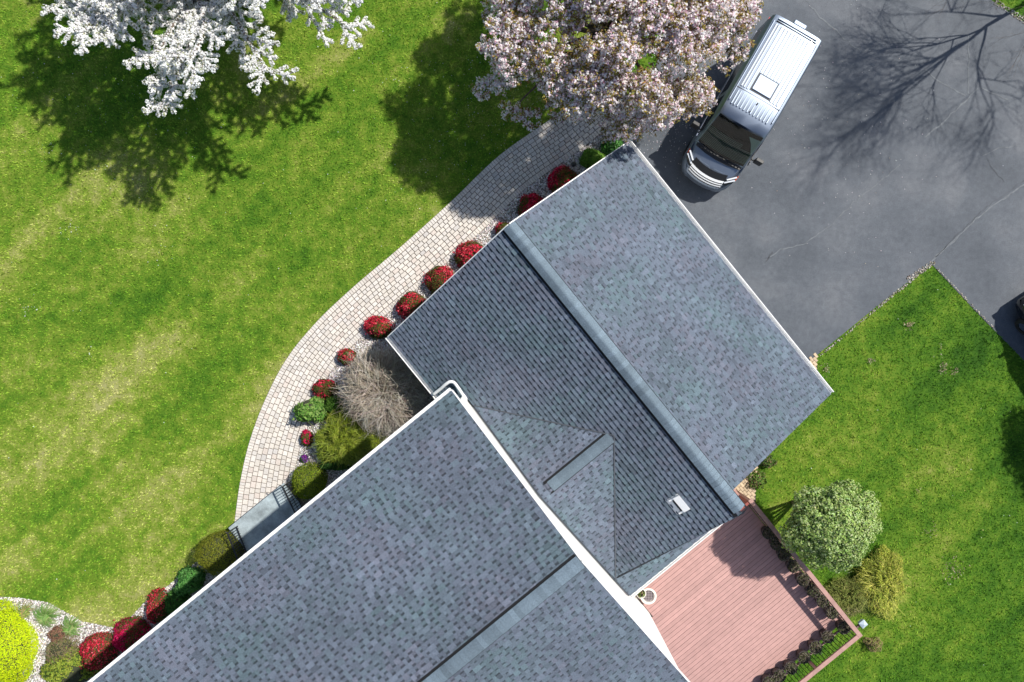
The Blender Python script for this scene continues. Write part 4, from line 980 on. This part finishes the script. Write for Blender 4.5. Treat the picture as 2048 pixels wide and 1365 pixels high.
# white blossoming tree: every shoot sleeved in blossom
def white_tree():
    rng = np.random.default_rng(101); cx_, cy_, _ = at(366,-158,4.6)
    o = thing('blossom_tree', (cx_,cy_,0), 'tree with finger like branches sleeved in pure white blossom', 'tree')
    b = MB(); b.tube([(cx_,cy_,0),(cx_+.05,cy_+.03,1.0),(cx_,cy_,2.0)], [.22,.17,.15], 10); 
    shoots = []
    R = 5.0
    for k in range(38):
        a0 = k*2.399+rng.normal()*.2; fr_ = .35+.65*((k+.5)/38)**.5; rr = R*fr_*(.86+.22*rng.random()); zt = 6.9-3.0*fr_**2+rng.normal()*.35
        st_ = np.array([cx_,cy_,1.6+.8*rng.random()]); en = np.array([cx_+rr*math.cos(a0), cy_+rr*math.sin(a0), zt])
        P = limb_path(st_, en, 10, rng, .06, .5); b.tube([tuple(p) for p in P], [.085*(1-.085*i)+.008 for i in range(11)], 6)
        for i in range(3, 11):
            for sg in (1,-1):
                d0 = unit((P[min(i,10)]-P[max(i-1,0)])[None])[0]; lat = unit(np.cross(d0,[0,0,1])[None])[0]*sg
                dv = unit((d0*(.8+.3*rng.random())+lat*(.55+.5*rng.random())+np.array([0,0,rng.normal()*.20+.08]))[None])[0]
                l_ = (.75+.75*rng.random())*(1.0 if i < 9 else .7); q0 = P[i]+(P[i]-P[i-1])*(-rng.random()*.9); q1 = q0+dv*l_
                sp_ = limb_path(q0, q1, 6, rng, .035, -.03); shoots.append((sp_, .066)); j0 = rng.integers(0,2)
                for j in range(1,6):
                    if rng.random() < .2: continue
                    d1 = unit((sp_[j]-sp_[j-1])[None])[0]; la = unit(np.cross(d1,[0,0,1])[None])[0]*(1 if (j+j0) % 2 else -1)
                    dv2 = unit((d1*.75+la*.75+np.array([0,0,rng.normal()*.2]))[None])[0]; l2 = (.20+.28*rng.random())*(1.15-j*.09)
                    shoots.append((limb_path(sp_[j], sp_[j]+dv2*l2, 3, rng, .03), .055))
        shoots.append((P[5:], .070))
    b.build('trunk', M_BARK, o)
    tw = MB(); cen = []; nr = []
    for (sp_, rad) in shoots:
        A = np.array(sp_); tw.tube([tuple(p) for p in A], [.012]*len(A), 3, cap=False)
        seg = np.linalg.norm(np.diff(A, axis=0), axis=1); L = seg.sum(); n = int(L*215)+8
        t = rng.random(n)*(len(A)-1); i = np.minimum(t.astype(int), len(A)-2); f = (t-i)[:,None]; p = A[i]*(1-f)+A[i+1]*f
        e = unit(rng.normal(size=(n,3))); p = p+e*rad*(.72+.30*rng.random((n,1)))
        tip = A[-1]+unit(rng.normal(size=(14,3)))*rad
        cen.append(np.concatenate([p,tip])); nr.append(np.concatenate([e, unit(tip-A[-1])]))
    tw.build('twigs', M_BARK, o, recalc=False)
    cen = np.concatenate(cen); nr = unit(np.concatenate(nr)+[0,0,.5]+rng.normal(size=cen.shape)*.35); N = len(cen)
    v, f, c = leaves(cen, nr, .046+.024*rng.random(N), .9, pick([(14,(.91,.91,.90)),(2,(.82,.81,.83)),(1.2,(.42,.44,.25)),(.8,(.16,.15,.08))], N, rng, .04), rng); np_mesh('crown', v, f, M_PETAL, o, c)
    print('white petals', N)
white_tree()
def pink_tree():
    rng = np.random.default_rng(102); z0 = 4.3; cx_, cy_, _ = at(1228,-10,z0); R = 3.75
    o = thing('blossom_tree', (cx_,cy_,0), 'crab apple tree with pale pink blossom and bronze leaves beside the van', 'tree')
    b = MB(); b.tube([(cx_,cy_,0),(cx_+.08,cy_-.03,.9),(cx_,cy_+.05,1.8)], [.20,.16,.15], 10)
    lobes = []
    for k in range(104):
        a0 = k*2.399+rng.normal()*.2; fr_ = ((k+.5)/104)**.5; rr = R*fr_*(.84+.22*rng.random()); z = 2.6+(3.7-rng.random()*.9)*math.sqrt(max(0,1-(fr_*.93)**2))+rng.normal()*.2
        lobes.append((np.array([cx_+rr*math.cos(a0), cy_+rr*math.sin(a0), z]), .38+.34*rng.random()))
    # reaching sprays seen in the photograph's outline
    for (px, py, z, r_) in [(965,180,3.2,.28),(1000,165,3.4,.35),(1385,205,3.0,.28),(1410,208,3.0,.2),(1365,215,3.0,.3),(1455,120,3.4,.3),(1480,95,3.6,.3),(1215,262,3.0,.3),(1255,250,3.0,.42),(1300,235,3.0,.4),(1020,225,3.0,.3),(1060,235,3.1,.3),(1120,215,3.2,.38),(1180,225,3.0,.25),(1490,20,3.8,.4),(1335,230,3.0,.28),(1430,60,3.8,.5),(1320,180,3.4,.5),(1230,215,3.2,.45)]:
        lobes.append((np.array(at(px,py,z)), r_))
    for (c0, r_) in lobes[::3]:
        P = limb_path((cx_,cy_,1.5+.4*rng.random()), c0, 7, rng, .12, .3); b.tube([tuple(p) for p in P], [.07*(1-.12*i)+.008 for i in range(8)], 5)
    b.build('trunk', M_BARK, o)
    cc = []; hue = []
    for (c0, r_) in lobes:
        n = int(95*r_*r_/.3); e = unit(rng.normal(size=(n,3))); e[:,2] = np.abs(e[:,2])*1.0-.25*(rng.random(n) < .35)
        cc.append(c0+e*r_*(.75+.45*rng.random((n,1)))*[1,1,.85]); hue.append(np.full(n, rng.random()))
    cc = np.concatenate(cc); hue = np.concatenate(hue); K = len(cc)
    # flower trusses: five petals turned outward
    def truss(c_, per, rad, size, pal, asp, up):
        e = unit(rng.normal(size=(len(c_),per,3))+[0,0,.35]); cen = (c_[:,None]+e*rad*(.5+.5*rng.random((len(c_),per,1)))).reshape(-1,3)
        nr = unit(e+[0,0,up]+rng.normal(size=e.shape)*.45).reshape(-1,3); N = len(cen)
        return leaves(cen, nr, size*(.65+.6*rng.random(N)), asp, pick(pal, N, rng, .09), rng)
    fl = rng.random(K) < .74+.24*np.sin(hue*40)
    v, f, c = truss(cc[fl], 17, .10, .070, [(4,(.92,.74,.78)),(5,(.95,.86,.86)),(4,(.95,.93,.92)),(1,(.70,.46,.56)),(.6,(.40,.20,.26))], .85, .3)
    np_mesh('blossoms', v, f, M_PETAL, o, c); n1 = len(f)
    lf = (rng.random(K) < .46)
    v, f, c = truss(cc[lf]+rng.normal(size=(lf.sum(),3))*.05, 12, .12, .085, [(4,(.30,.235,.055)),(3,(.22,.165,.045)),(2,(.32,.30,.08)),(2,(.38,.23,.08)),(1,(.09,.06,.03))], .5, .4)
    np_mesh('crown', v, f, M_LEAF, o, c); print('pink', K, n1, len(f))
pink_tree()
def bare_tree():
    rng = np.random.default_rng(103); bx_, by_, _ = at(2070,-10,0); o = thing('bare_tree', (bx_,by_,0), 'leafless tree beyond the driveway that shades the asphalt', 'tree')
    b = MB(); 
    def grow(p, d_, L, r, lev):
        n = 5; pts = [p]; dd = d_.copy()
        for i in range(n): dd = unit((dd+rng.normal(size=3)*.10+np.array([0,0,.03]))[None])[0]; pts.append(pts[-1]+dd*L/n)
        b.tube([tuple(q) for q in pts], [r*(1-.5*i/n) for i in range(n+1)], 7 if lev < 2 else 4, cap=False)
        if lev < 5:
            kk = 5 if lev else 7
            for j in range(kk):
                i = n if j == 0 else rng.integers(2, n+1); sp = .45+.35*rng.random()
                nd = unit((dd+unit(rng.normal(size=(1,3)))[0]*sp*1.35)[None])[0]; nd[2] = abs(nd[2])*.9 if lev < 3 else nd[2]
                grow(pts[i], unit(nd[None])[0], L*(.62+.16*rng.random()), r*.52, lev+1)
    grow(np.array([bx_,by_,0.]), unit(np.array([[-.18,-.06,1.]]))[0], 3.3, .085, 0)
    b.build('trunk', M_BARK, o, recalc=False)
bare_tree()
def far_tree():
    rng = np.random.default_rng(104); x, y, _ = at(2275,790,0); o = thing('leafy_tree', (x,y,0), 'leafy green tree standing beyond the right lawn', 'tree')
    b = MB(); b.tube([(x,y,0),(x,y,1.5),(x+.1,y,4.5)], [.18,.14,.05], 8)
    cc = []
    for k in range(40):
        a0 = k*2.399; fr_ = ((k+.5)/40)**.5; c0 = np.array([x+2.1*fr_*math.cos(a0), y+2.1*fr_*math.sin(a0), 2.2+3*math.sqrt(1-.85*fr_**2)*(.5+.5*rng.random())])
        b.tube([tuple(p) for p in limb_path((x,y,1.4),c0,5,rng)], [.05,.04,.03,.025,.02,.01], 5)
        e = unit(rng.normal(size=(260,3))); cc.append(c0+e*.6*(.4+.6*rng.random((260,1))))
    b.build('trunk', M_BARK, o); cc = np.concatenate(cc); N = len(cc)
    v, f, c = leaves(cc, unit(rng.normal(size=(N,3))+[0,0,.6]), .12+.06*rng.random(N), .6, pick(GREEN, N, rng), rng); np_mesh('crown', v, f, M_LEAF, o, c)
far_tree()

# ------------------------------------------------------------------ VEHICLES
M_VAN = mat('van_paint', (.21,.25,.315), .47, .8, coat=.2)
M_CARG = mat('car_glass', (.006,.010,.010), .12, spec=.22)
M_CHROME = mat('chrome', (.75,.76,.78), .14, 1.0)
M_BLK = mat('black_plastic', (.012,.012,.013), .45)
M_TYRE = mat('tyre_rubber', (.015,.015,.015), .85)
M_LAMP = mat('lamp_glass', (.75,.78,.80), .12, .3, coat=1)
M_AMBER = mat('amber_lens', (.6,.10,.03), .2, coat=1)
M_RED = mat('red_lens', (.45,.01,.01), .2, coat=1)
M_BPAINT = mat('black_car_paint', (.010,.011,.014), .15, .3, coat=1)
def van():
    # local frame: x forward (0 at the rear bumper), y left, z up
    rear = np.array(at(1599,53,2.42)[:2]); roof_front = np.array(at(1486,249,2.42)[:2])
    fw = unit((roof_front-rear)[None])[0]; ang = math.atan2(fw[1], fw[0])
    org = rear; M = Matrix.Translation((org[0],org[1],0)) @ Matrix.Rotation(ang, 4, 'Z')
    roofL = float(np.linalg.norm(roof_front-rear)); print('van roof length', roofL)
    o = thing('van', (org[0],org[1],0), 'dark blue metallic high roof van parked beside the garage', 'van')
    T = lambda x,y,z: tuple(M @ Vector((x,y,z)))
    LEN = roofL+1.62; HW = .98
    def place(mb, name, m, parent=o, **k): mb.v = [T(*p) for p in mb.v]; return mb.build(name, m, parent, **k)
    # body: loft of cross sections along x; each section: half profile (y,z) from sill to roof centre
    def sec(x, hw, zs, zb, zt, tum, nose=0):
        """hw half width at belt, zs sill, zb belt height, zt roof/bonnet height, tum half width at top"""
        return [(x, hw*.93, zs), (x, hw*.99, zs+.18), (x, hw, (zs+zb)/2), (x, hw*.99, zb), (x, (hw*.99+tum)/2+.005, (zb+zt)/2), (x, tum+.01, zt-.14), (x, tum-.05, zt-.035), (x, tum-.16, zt), (x, tum*.5, zt+.012), (x, 0, zt+.016)]
    R0 = roofL
    secs = [sec(-.02,.93,.42,1.2,2.34,.84), sec(.04,HW,.36,1.25,2.44,.885), sec(.6,HW,.34,1.25,2.47,.89), sec(R0-.9,HW,.34,1.25,2.47,.89), sec(R0-.30,HW,.34,1.25,2.44,.885), sec(R0,HW,.34,1.25,2.33,.87),
            sec(R0+.44,HW,.33,1.16,1.62,.89), sec(R0+.72,HW,.32,1.06,1.26,.90), sec(R0+.85,HW*.995,.32,1.0,1.17,.89), sec(R0+1.15,.955,.31,.92,1.08,.84), sec(R0+1.38,.88,.30,.78,.96,.74), sec(R0+1.53,.76,.30,.62,.76,.60), sec(LEN,.62,.32,.5,.60,.46)]
    mb = MB(); n = len(secs[0]); vs = []
    for s_ in secs: vs += [(x,y,z) for x,y,z in s_]+[(x,-y,z) for x,y,z in s_[::-1][1:]]
    m_ = 2*n-1
    fs = [(i*m_+k, i*m_+k+1, (i+1)*m_+k+1, (i+1)*m_+k) for i in range(len(secs)-1) for k in range(m_-1)]+[((i)*m_+m_-1, i*m_, (i+1)*m_, (i+1)*m_+m_-1) for i in range(len(secs)-1)]
    fs += [tuple(range(m_)), tuple((len(secs)-1)*m_+k for k in range(m_-1,-1,-1))]
    mb.add(vs, fs); body = place(mb, 'body', M_VAN, smooth=True)
    wn = body.modifiers.new('es','EDGE_SPLIT'); wn.split_angle = math.radians(38)
    # roof ribs, seam and hatch
    rb = MB(); zr = 2.487
    ribs = [-.66,-.57,-.46,-.34,-.22,-.10,.02,.14,.26,.38,.50,.62]
    for y in ribs:
        if abs(y) < .45 and y > -.34-.001 and False: continue
        x1 = R0-1.12 if -.36 < y < .36 else R0-.62
        rb.box(.32, x1-.5 if -.36 < y < .36 else R0-1.0, y-.024, y+.024, zr-.012, zr+.012)
        rb.box(R0-.86, R0-.36, y-.02, y+.02, zr-.022, zr+.004)
    rb.box(.12,.17,-.7,.7,zr-.02,zr+.006)
    for y in (-.78,.78): rb.box(.25,R0-.45,y-.015,y+.015,zr-.035,zr+.002)
    place(rb, 'roof_ribs', M_VAN, body, bevel=.008)
    gv = MB()  # thin grey lines that paint the shading beside the raised ribs
    for y in ribs:
        x1 = R0-1.62 if -.36 < y < .36 else R0-1.0
        for e_ in (-.03,.03): gv.box(.34, x1, y+e_-.006, y+e_+.006, zr-.02, zr+.0025)
        gv.box(R0-.84, R0-.40, y+.022, y+.032, zr-.03, zr-.006)
    place(gv, 'rib_shade_line', mat('rib_shade_grey', (.30,.31,.33), .6), body)
    sm = MB(); sm.box(R0-.935,R0-.925,-.80,.80,zr-.03,zr+.0035); sm.box(.235,.243,-.72,.72,zr-.03,zr+.004)
    place(sm, 'roof_seam', M_BLK, body)
    ht = MB(); ht.box(R0-1.62,R0-1.06,-.35,.33,zr-.01,zr+.045); place(ht, 'roof_hatch', M_VAN, o, bevel=.04)
    hs = MB(); hs.box(R0-1.65,R0-1.03,-.38,.36,zr-.01,zr+.012); place(hs, 'hatch_gasket', mat('grey_gasket',(.12,.12,.12),.7), o)
    bl = MB(); bl.box(-.16,.0,-.22,.22,2.30,2.40); place(bl, 'brake_light_housing', M_VAN, o, bevel=.03)
    an = MB(); an.tube([(R0-.72,.06,zr),(R0-.76,.06,zr+.06)], .02, 8); an.tube([(R0-.42,-.02,zr-.02),(R0-.44,-.02,zr+.03)], .016, 8); place(an, 'antenna', M_BLK)
    # windscreen
    ws = MB(); wa = [(R0+.03,.80,2.335),(R0+.44,.86,1.665),(R0+.74,.87,1.275)]; rows = []
    for (x,y,z) in wa: rows.append([(x+.07*(1-(t/1.)**2), y*t, z+.028) for t in (-1,-.75,-.5,-.25,0,.25,.5,.75,1)])
    rows = [[(x,y,z+.046) for x,y,z in q] for q in rows]
    for i in range(2):
        for k in range(8): ws.add([rows[i][k],rows[i][k+1],rows[i+1][k+1],rows[i+1][k]], [(0,1,2,3)])
    M_WS = bpy.data.materials.new('windscreen_glass'); M_WS.use_nodes = True; n_ = M_WS.node_tree.nodes; l_ = M_WS.node_tree.links
    tp = n_.new('ShaderNodeBsdfTransparent'); tp.inputs[0].default_value = (.55,.62,.58,1); gl_ = n_.new('ShaderNodeBsdfGlossy'); gl_.inputs['Roughness'].default_value = .03
    fr_ = n_.new('ShaderNodeFresnel'); fr_.inputs[0].default_value = 1.35; mx_ = n_.new('ShaderNodeMixShader'); l_.new(fr_.outputs[0], mx_.inputs[0]); l_.new(tp.outputs[0], mx_.inputs[1]); l_.new(gl_.outputs[0], mx_.inputs[2]); l_.new(mx_.outputs[0], n_['Material Output'].inputs[0])
    wso = place(ws, 'windscreen', M_WS, smooth=True)
    def wrow(f, h):   # point row down the windscreen, f 0 top .. 1 bottom, h above the body
        x_ = R0+.03+f*.70; zz = 2.335+(1.665-2.335)*min(f/.58,1)+(1.275-1.665)*max(0,(f-.58)/.42); hw_ = .79+.07*f
        return [(x_+.07*(1-t*t), hw_*t, zz+h) for t in (-1,-.75,-.5,-.25,0,.25,.5,.75,1)]
    cb = MB()
    rr_ = [wrow(f_, .040) for f_ in (.0,.29,.58,.79,1.0)]
    for i in range(4):
        for k in range(8): cb.add([rr_[i][k],rr_[i][k+1],rr_[i+1][k+1],rr_[i+1][k]], [(0,1,2,3)])
    place(cb, 'cabin_interior', mat('dark_cabin', (.002,.003,.003), 1, spec=0), smooth=True)
    dl = MB()
    for k in range(13):
        f_ = .40+k*.042; a_ = wrow(f_, .052); b_ = wrow(f_+.020, .052); lo_, hi_ = (0, 8) if k > 2 else (0, 6)
        for j in range(lo_, hi_): dl.add([a_[j],a_[j+1],b_[j+1],b_[j]], [(0,1,2,3)])
    place(dl, 'dashboard', mat('dash_grey', (.20,.27,.23), .9, spec=.1))
    cr_ = MB(); a_ = wrow(.12,.056); b_ = wrow(.60,.056); m2 = wrow(.3,.056); cr_.add([a_[6],a_[7],a_[8],m2[8],b_[8],m2[7]], [(0,1,2,3,4,5)])  # pale windscreen reflection painted as a flat patch under the glass
    place(cr_, 'glass_reflection', mat('pale_reflection', (.45,.58,.55), .8))
    # dash top seen through glass is dark; sun shade bars
    wp = MB(); wp.tube([(R0+.80,.55,1.27),(R0+.72,.2,1.345),(R0+.66,-.35,1.42)], .012, 6); wp.tube([(R0+.80,-.15,1.27),(R0+.73,-.45,1.34),(R0+.66,-.78,1.36)], .012, 6)
    place(wp, 'wiper', M_BLK, wso)
    cw = MB(); cw.add([(R0+.76,-.86,1.275),(R0+.76,.86,1.275),(R0+.86,.84,1.215),(R0+.93,.4,1.20),(R0+.95,0,1.20),(R0+.93,-.4,1.20),(R0+.86,-.84,1.215)], [tuple(range(7))]); 
    for k in range(14): cw.box(R0+.80+.02*(k % 2),R0+.86,-.8+k*.12,-.8+k*.12+.07,1.205,1.262)
    place(cw, 'cowl', M_BLK)
    # side windows and sills
    for sy in (1,-1):
        sw = MB(); y = sy*.955
        sw.add([(R0-.75,sy*.93,1.95),(R0+.0,sy*.925,1.95),(R0+.36,sy*.955,1.50),(R0+.52,sy*.99,1.30),(R0-.75,sy*1.0,1.30)], [(0,1,2,3,4)])
        place(sw, 'side_window', M_CARG)
        sw = MB(); sw.add([(.25,sy*.925,1.98),(R0-.95,sy*.925,1.98),(R0-.95,sy*.997,1.32),(.25,sy*.997,1.32)], [(0,1,2,3)]); place(sw, 'side_window', M_CARG)
        tr_ = MB(); tr_.box(.15,R0+.6,sy*.99-.015,sy*.99+.015,1.255,1.285); place(tr_, 'side_trim', M_CHROME if sy < 0 else M_BLK)
        dh = MB(); dh.box(R0-.35,R0-.15,sy*.995-.02,sy*.995+.02,1.10,1.14); place(dh, 'door_handle', M_BLK)
        # mirror: arm and head
        mm = MB(); mm.tube([(R0+.42,sy*.96,1.42),(R0+.40,sy*1.10,1.40)], .03, 8); mm.box(R0+.33,R0+.44,min(sy*1.08,sy*1.34),max(sy*1.08,sy*1.34),1.28,1.62); mo = place(mm, 'mirror', M_BLK, bevel=.035)
        mg = MB(); mg.box(R0+.326,R0+.329,min(sy*1.11,sy*1.31),max(sy*1.11,sy*1.31),1.33,1.57); place(mg, 'mirror_glass', M_CHROME, mo)
        # headlight stack with chrome bars
        hl = MB(); hl.add([(R0+1.02,sy*.925,1.06),(R0+1.26,sy*.905,.90),(R0+1.44,sy*.70,.90),(R0+1.47,sy*.60,.93),(R0+1.30,sy*.62,1.065),(R0+1.12,sy*.84,1.09)], [(0,1,2,3,4,5)])
        h_ = place(hl, 'headlight', M_BLK)
        bb = MB(); bb.bar((R0+1.06,sy*.915,1.09),(R0+1.30,sy*.66,1.085),.05,.03); bb.bar((R0+1.16,sy*.92,1.03),(R0+1.40,sy*.64,1.01),.05,.03); place(bb, 'lamp_bar', M_LAMP, h_)
        am = MB(); am.bar((R0+.98,sy*.945,1.05),(R0+1.14,sy*.93,.96),.03,.08); place(am, 'side_marker', M_AMBER, h_)
        tl = MB(); tl.box(-.03,.05,sy*.86-.07,sy*.86+.07,1.3,2.0); place(tl, 'tail_light', M_RED)
        # wheels
        for wx in (.95, R0+.72):
            wh = MB(); 
            nseg = 28; prof = [(.18,-.11),(.30,-.12),(.345,-.09),(.35,0),(.345,.09),(.30,.12),(.18,.11)]
            vv_ = [(wx+r*math.cos(2*math.pi*k/nseg), sy*.86+yy, .35+r*math.sin(2*math.pi*k/nseg)) for r, yy in prof for k in range(nseg)]
            wh.add(vv_, [(i*nseg+k,i*nseg+(k+1)%nseg,(i+1)*nseg+(k+1)%nseg,(i+1)*nseg+k) for i in range(len(prof)-1) for k in range(nseg)])
            w0 = place(wh, 'wheel', M_TYRE)
            rm = MB(); rm.add([(wx+.2*math.cos(2*math.pi*k/20), sy*.955, .35+.2*math.sin(2*math.pi*k/20)) for k in range(20)], [tuple(range(20))]); place(rm, 'rim', M_CHROME, w0)
    # grille: dark upper panel and three chrome bars
    def nosex(y, x0): return x0-.17*(abs(y)/.75)**2.2
    gp = MB(); ys = [-.62,-.45,-.3,-.15,0,.15,.3,.45,.62]
    def strip(mb, x0, z0, x1, z1, th=.012, hw=1.0):
        for a_, b_ in zip(ys[:-1], ys[1:]):
            a_ *= hw; b_ *= hw
            mb.hexa([(nosex(a_,x0),a_,z0-th),(nosex(b_,x0),b_,z0-th),(nosex(b_,x1),b_,z1-th),(nosex(a_,x1),a_,z1-th),(nosex(a_,x0),a_,z0+th),(nosex(b_,x0),b_,z0+th),(nosex(b_,x1),b_,z1+th),(nosex(a_,x1),a_,z1+th)])
    strip(gp, R0+1.27,1.098, R0+1.47,.985); place(gp, 'grille_panel', M_BLK)
    hd = MB()
    for sy in (1,-1): hd.tube([(R0+1.27,sy*.05,1.115),(R0+1.22,sy*.10,1.13),(R0+1.21,sy*.30,1.13),(R0+1.19,sy*.47,1.12),(R0+1.14,sy*.48,1.125)], .011, 6)
    place(hd, 'bonnet_crease', M_VAN, body)
    gb = MB(); strip(gb, R0+1.475,1.0, R0+1.545,.965, .012); strip(gb, R0+1.575,.945, R0+1.605,.925, .012); strip(gb, R0+1.635,.895, R0+1.665,.865, .012); place(gb, 'grille_bars', mat('bright_trim',(.88,.89,.90),.4,.1))
    gk = MB(); strip(gk, R0+1.44,.965, R0+1.67,.80, .01); place(gk, 'grille_back', M_BLK)
    bp = MB(); strip(bp, R0+1.60,.70, R0+1.68,.60, .03, 1.2); strip(bp, R0+1.66,.58, R0+1.68,.36, .04, 1.2); place(bp, 'front_bumper', M_VAN)
    rbm = MB(); rbm.box(-.14,.02,-.92,.92,.40,.62); place(rbm, 'rear_bumper', M_BLK, bevel=.03)
van()
def car():
    # black car, mostly off the right edge; local x forward
    base = at(2122,695,0); fw = np.array([-.55,.835]); ang = math.atan2(fw[1], fw[0])
    M = Matrix.Translation((base[0],base[1],0)) @ Matrix.Rotation(ang,4,'Z')
    o = thing('car', (base[0],base[1],0), 'glossy black car at the right edge of the driveway', 'car')
    def place(mb, name, m, parent=o, **k): mb.v = [tuple(M @ Vector(p)) for p in mb.v]; return mb.build(name, m, parent, **k)
    def sec(x, hw, zs, zb, zt, tum): return [(x,hw*.92,zs),(x,hw,zs+.2),(x,hw,zb-.1),(x,hw*.96,zb),(x,(hw*.94+tum)/2,(zb+zt)/2),(x,tum,zt-.06),(x,tum-.12,zt),(x,0,zt+.02)]
    S_ = [sec(-2.35,.70,.35,.8,.95,.60),sec(-2.25,.86,.3,.95,1.1,.70),sec(-2.0,.93,.28,1.02,1.45,.68),sec(-1.6,.95,.28,1.02,1.68,.66),sec(.2,.95,.28,1.0,1.70,.67),sec(.7,.95,.28,1.0,1.5,.68),sec(1.15,.95,.28,.98,1.10,.78),sec(1.9,.92,.28,.88,.98,.72),sec(2.25,.80,.28,.7,.84,.6),sec(2.38,.62,.32,.55,.68,.45)]
    mb = MB(); n = len(S_[0]); vs = []
    for s_ in S_: vs += s_+[(x,-y,z) for x,y,z in s_[::-1][1:]]
    m_ = 2*n-1; fs = [(i*m_+k,i*m_+k+1,(i+1)*m_+k+1,(i+1)*m_+k) for i in range(len(S_)-1) for k in range(m_-1)]+[(i*m_+m_-1,i*m_,(i+1)*m_,(i+1)*m_+m_-1) for i in range(len(S_)-1)]
    fs += [tuple(range(m_)), tuple((len(S_)-1)*m_+k for k in range(m_-1,-1,-1))]; mb.add(vs, fs)
    bd = place(mb, 'body', M_BPAINT, smooth=True); e = bd.modifiers.new('es','EDGE_SPLIT'); e.split_angle = math.radians(40)
    ws = MB(); ws.add([(.72,-.64,1.505),(.72,.64,1.505),(1.13,.74,1.13),(1.13,-.74,1.13)], [(0,1,2,3)]); ws.v = [(x+.015,y,z+.03) for x,y,z in ws.v]; place(ws,'windscreen',M_CARG)
    for sy in (1,-1):
        sw = MB(); sw.add([(-1.7,sy*.80,1.48),(.3,sy*.80,1.50),(.95,sy*.90,1.08),(-1.85,sy*.935,1.06)], [(0,1,2,3)]); place(sw,'side_window',M_CARG)
        mr = MB(); mr.box(.85,.98,min(sy*.95,sy*1.15),max(sy*.95,sy*1.15),.98,1.12); place(mr,'mirror',M_BPAINT,bevel=.03)
        hl = MB(); hl.box(2.12,2.30,sy*.68-.13,sy*.68+.13,.74,.82); place(hl,'headlight',M_LAMP,bevel=.02)
        for wx in (-1.45,1.45):
            wh = MB(); ns = 26; prof = [(.2,-.1),(.31,-.11),(.34,-.07),(.34,.07),(.31,.11),(.2,.1)]
            wh.add([(wx+r*math.cos(2*math.pi*k/ns), sy*.88+yy, .34+r*math.sin(2*math.pi*k/ns)) for r,yy in prof for k in range(ns)], [(i*ns+k,i*ns+(k+1)%ns,(i+1)*ns+(k+1)%ns,(i+1)*ns+k) for i in range(len(prof)-1) for k in range(ns)])
            w0 = place(wh,'wheel',M_TYRE)
            rm = MB(); rm.add([(wx+.21*math.cos(2*math.pi*k/20), sy*.965, .34+.21*math.sin(2*math.pi*k/20)) for k in range(20)], [tuple(range(20))]); place(rm,'rim',M_CHROME,w0)
    rl = MB(); rl.box(-1.5,.1,.58,.62,1.68,1.72); rl.box(-1.5,.1,-.62,-.58,1.68,1.72); place(rl,'roof_rail',M_CHROME,bevel=.01)
car()
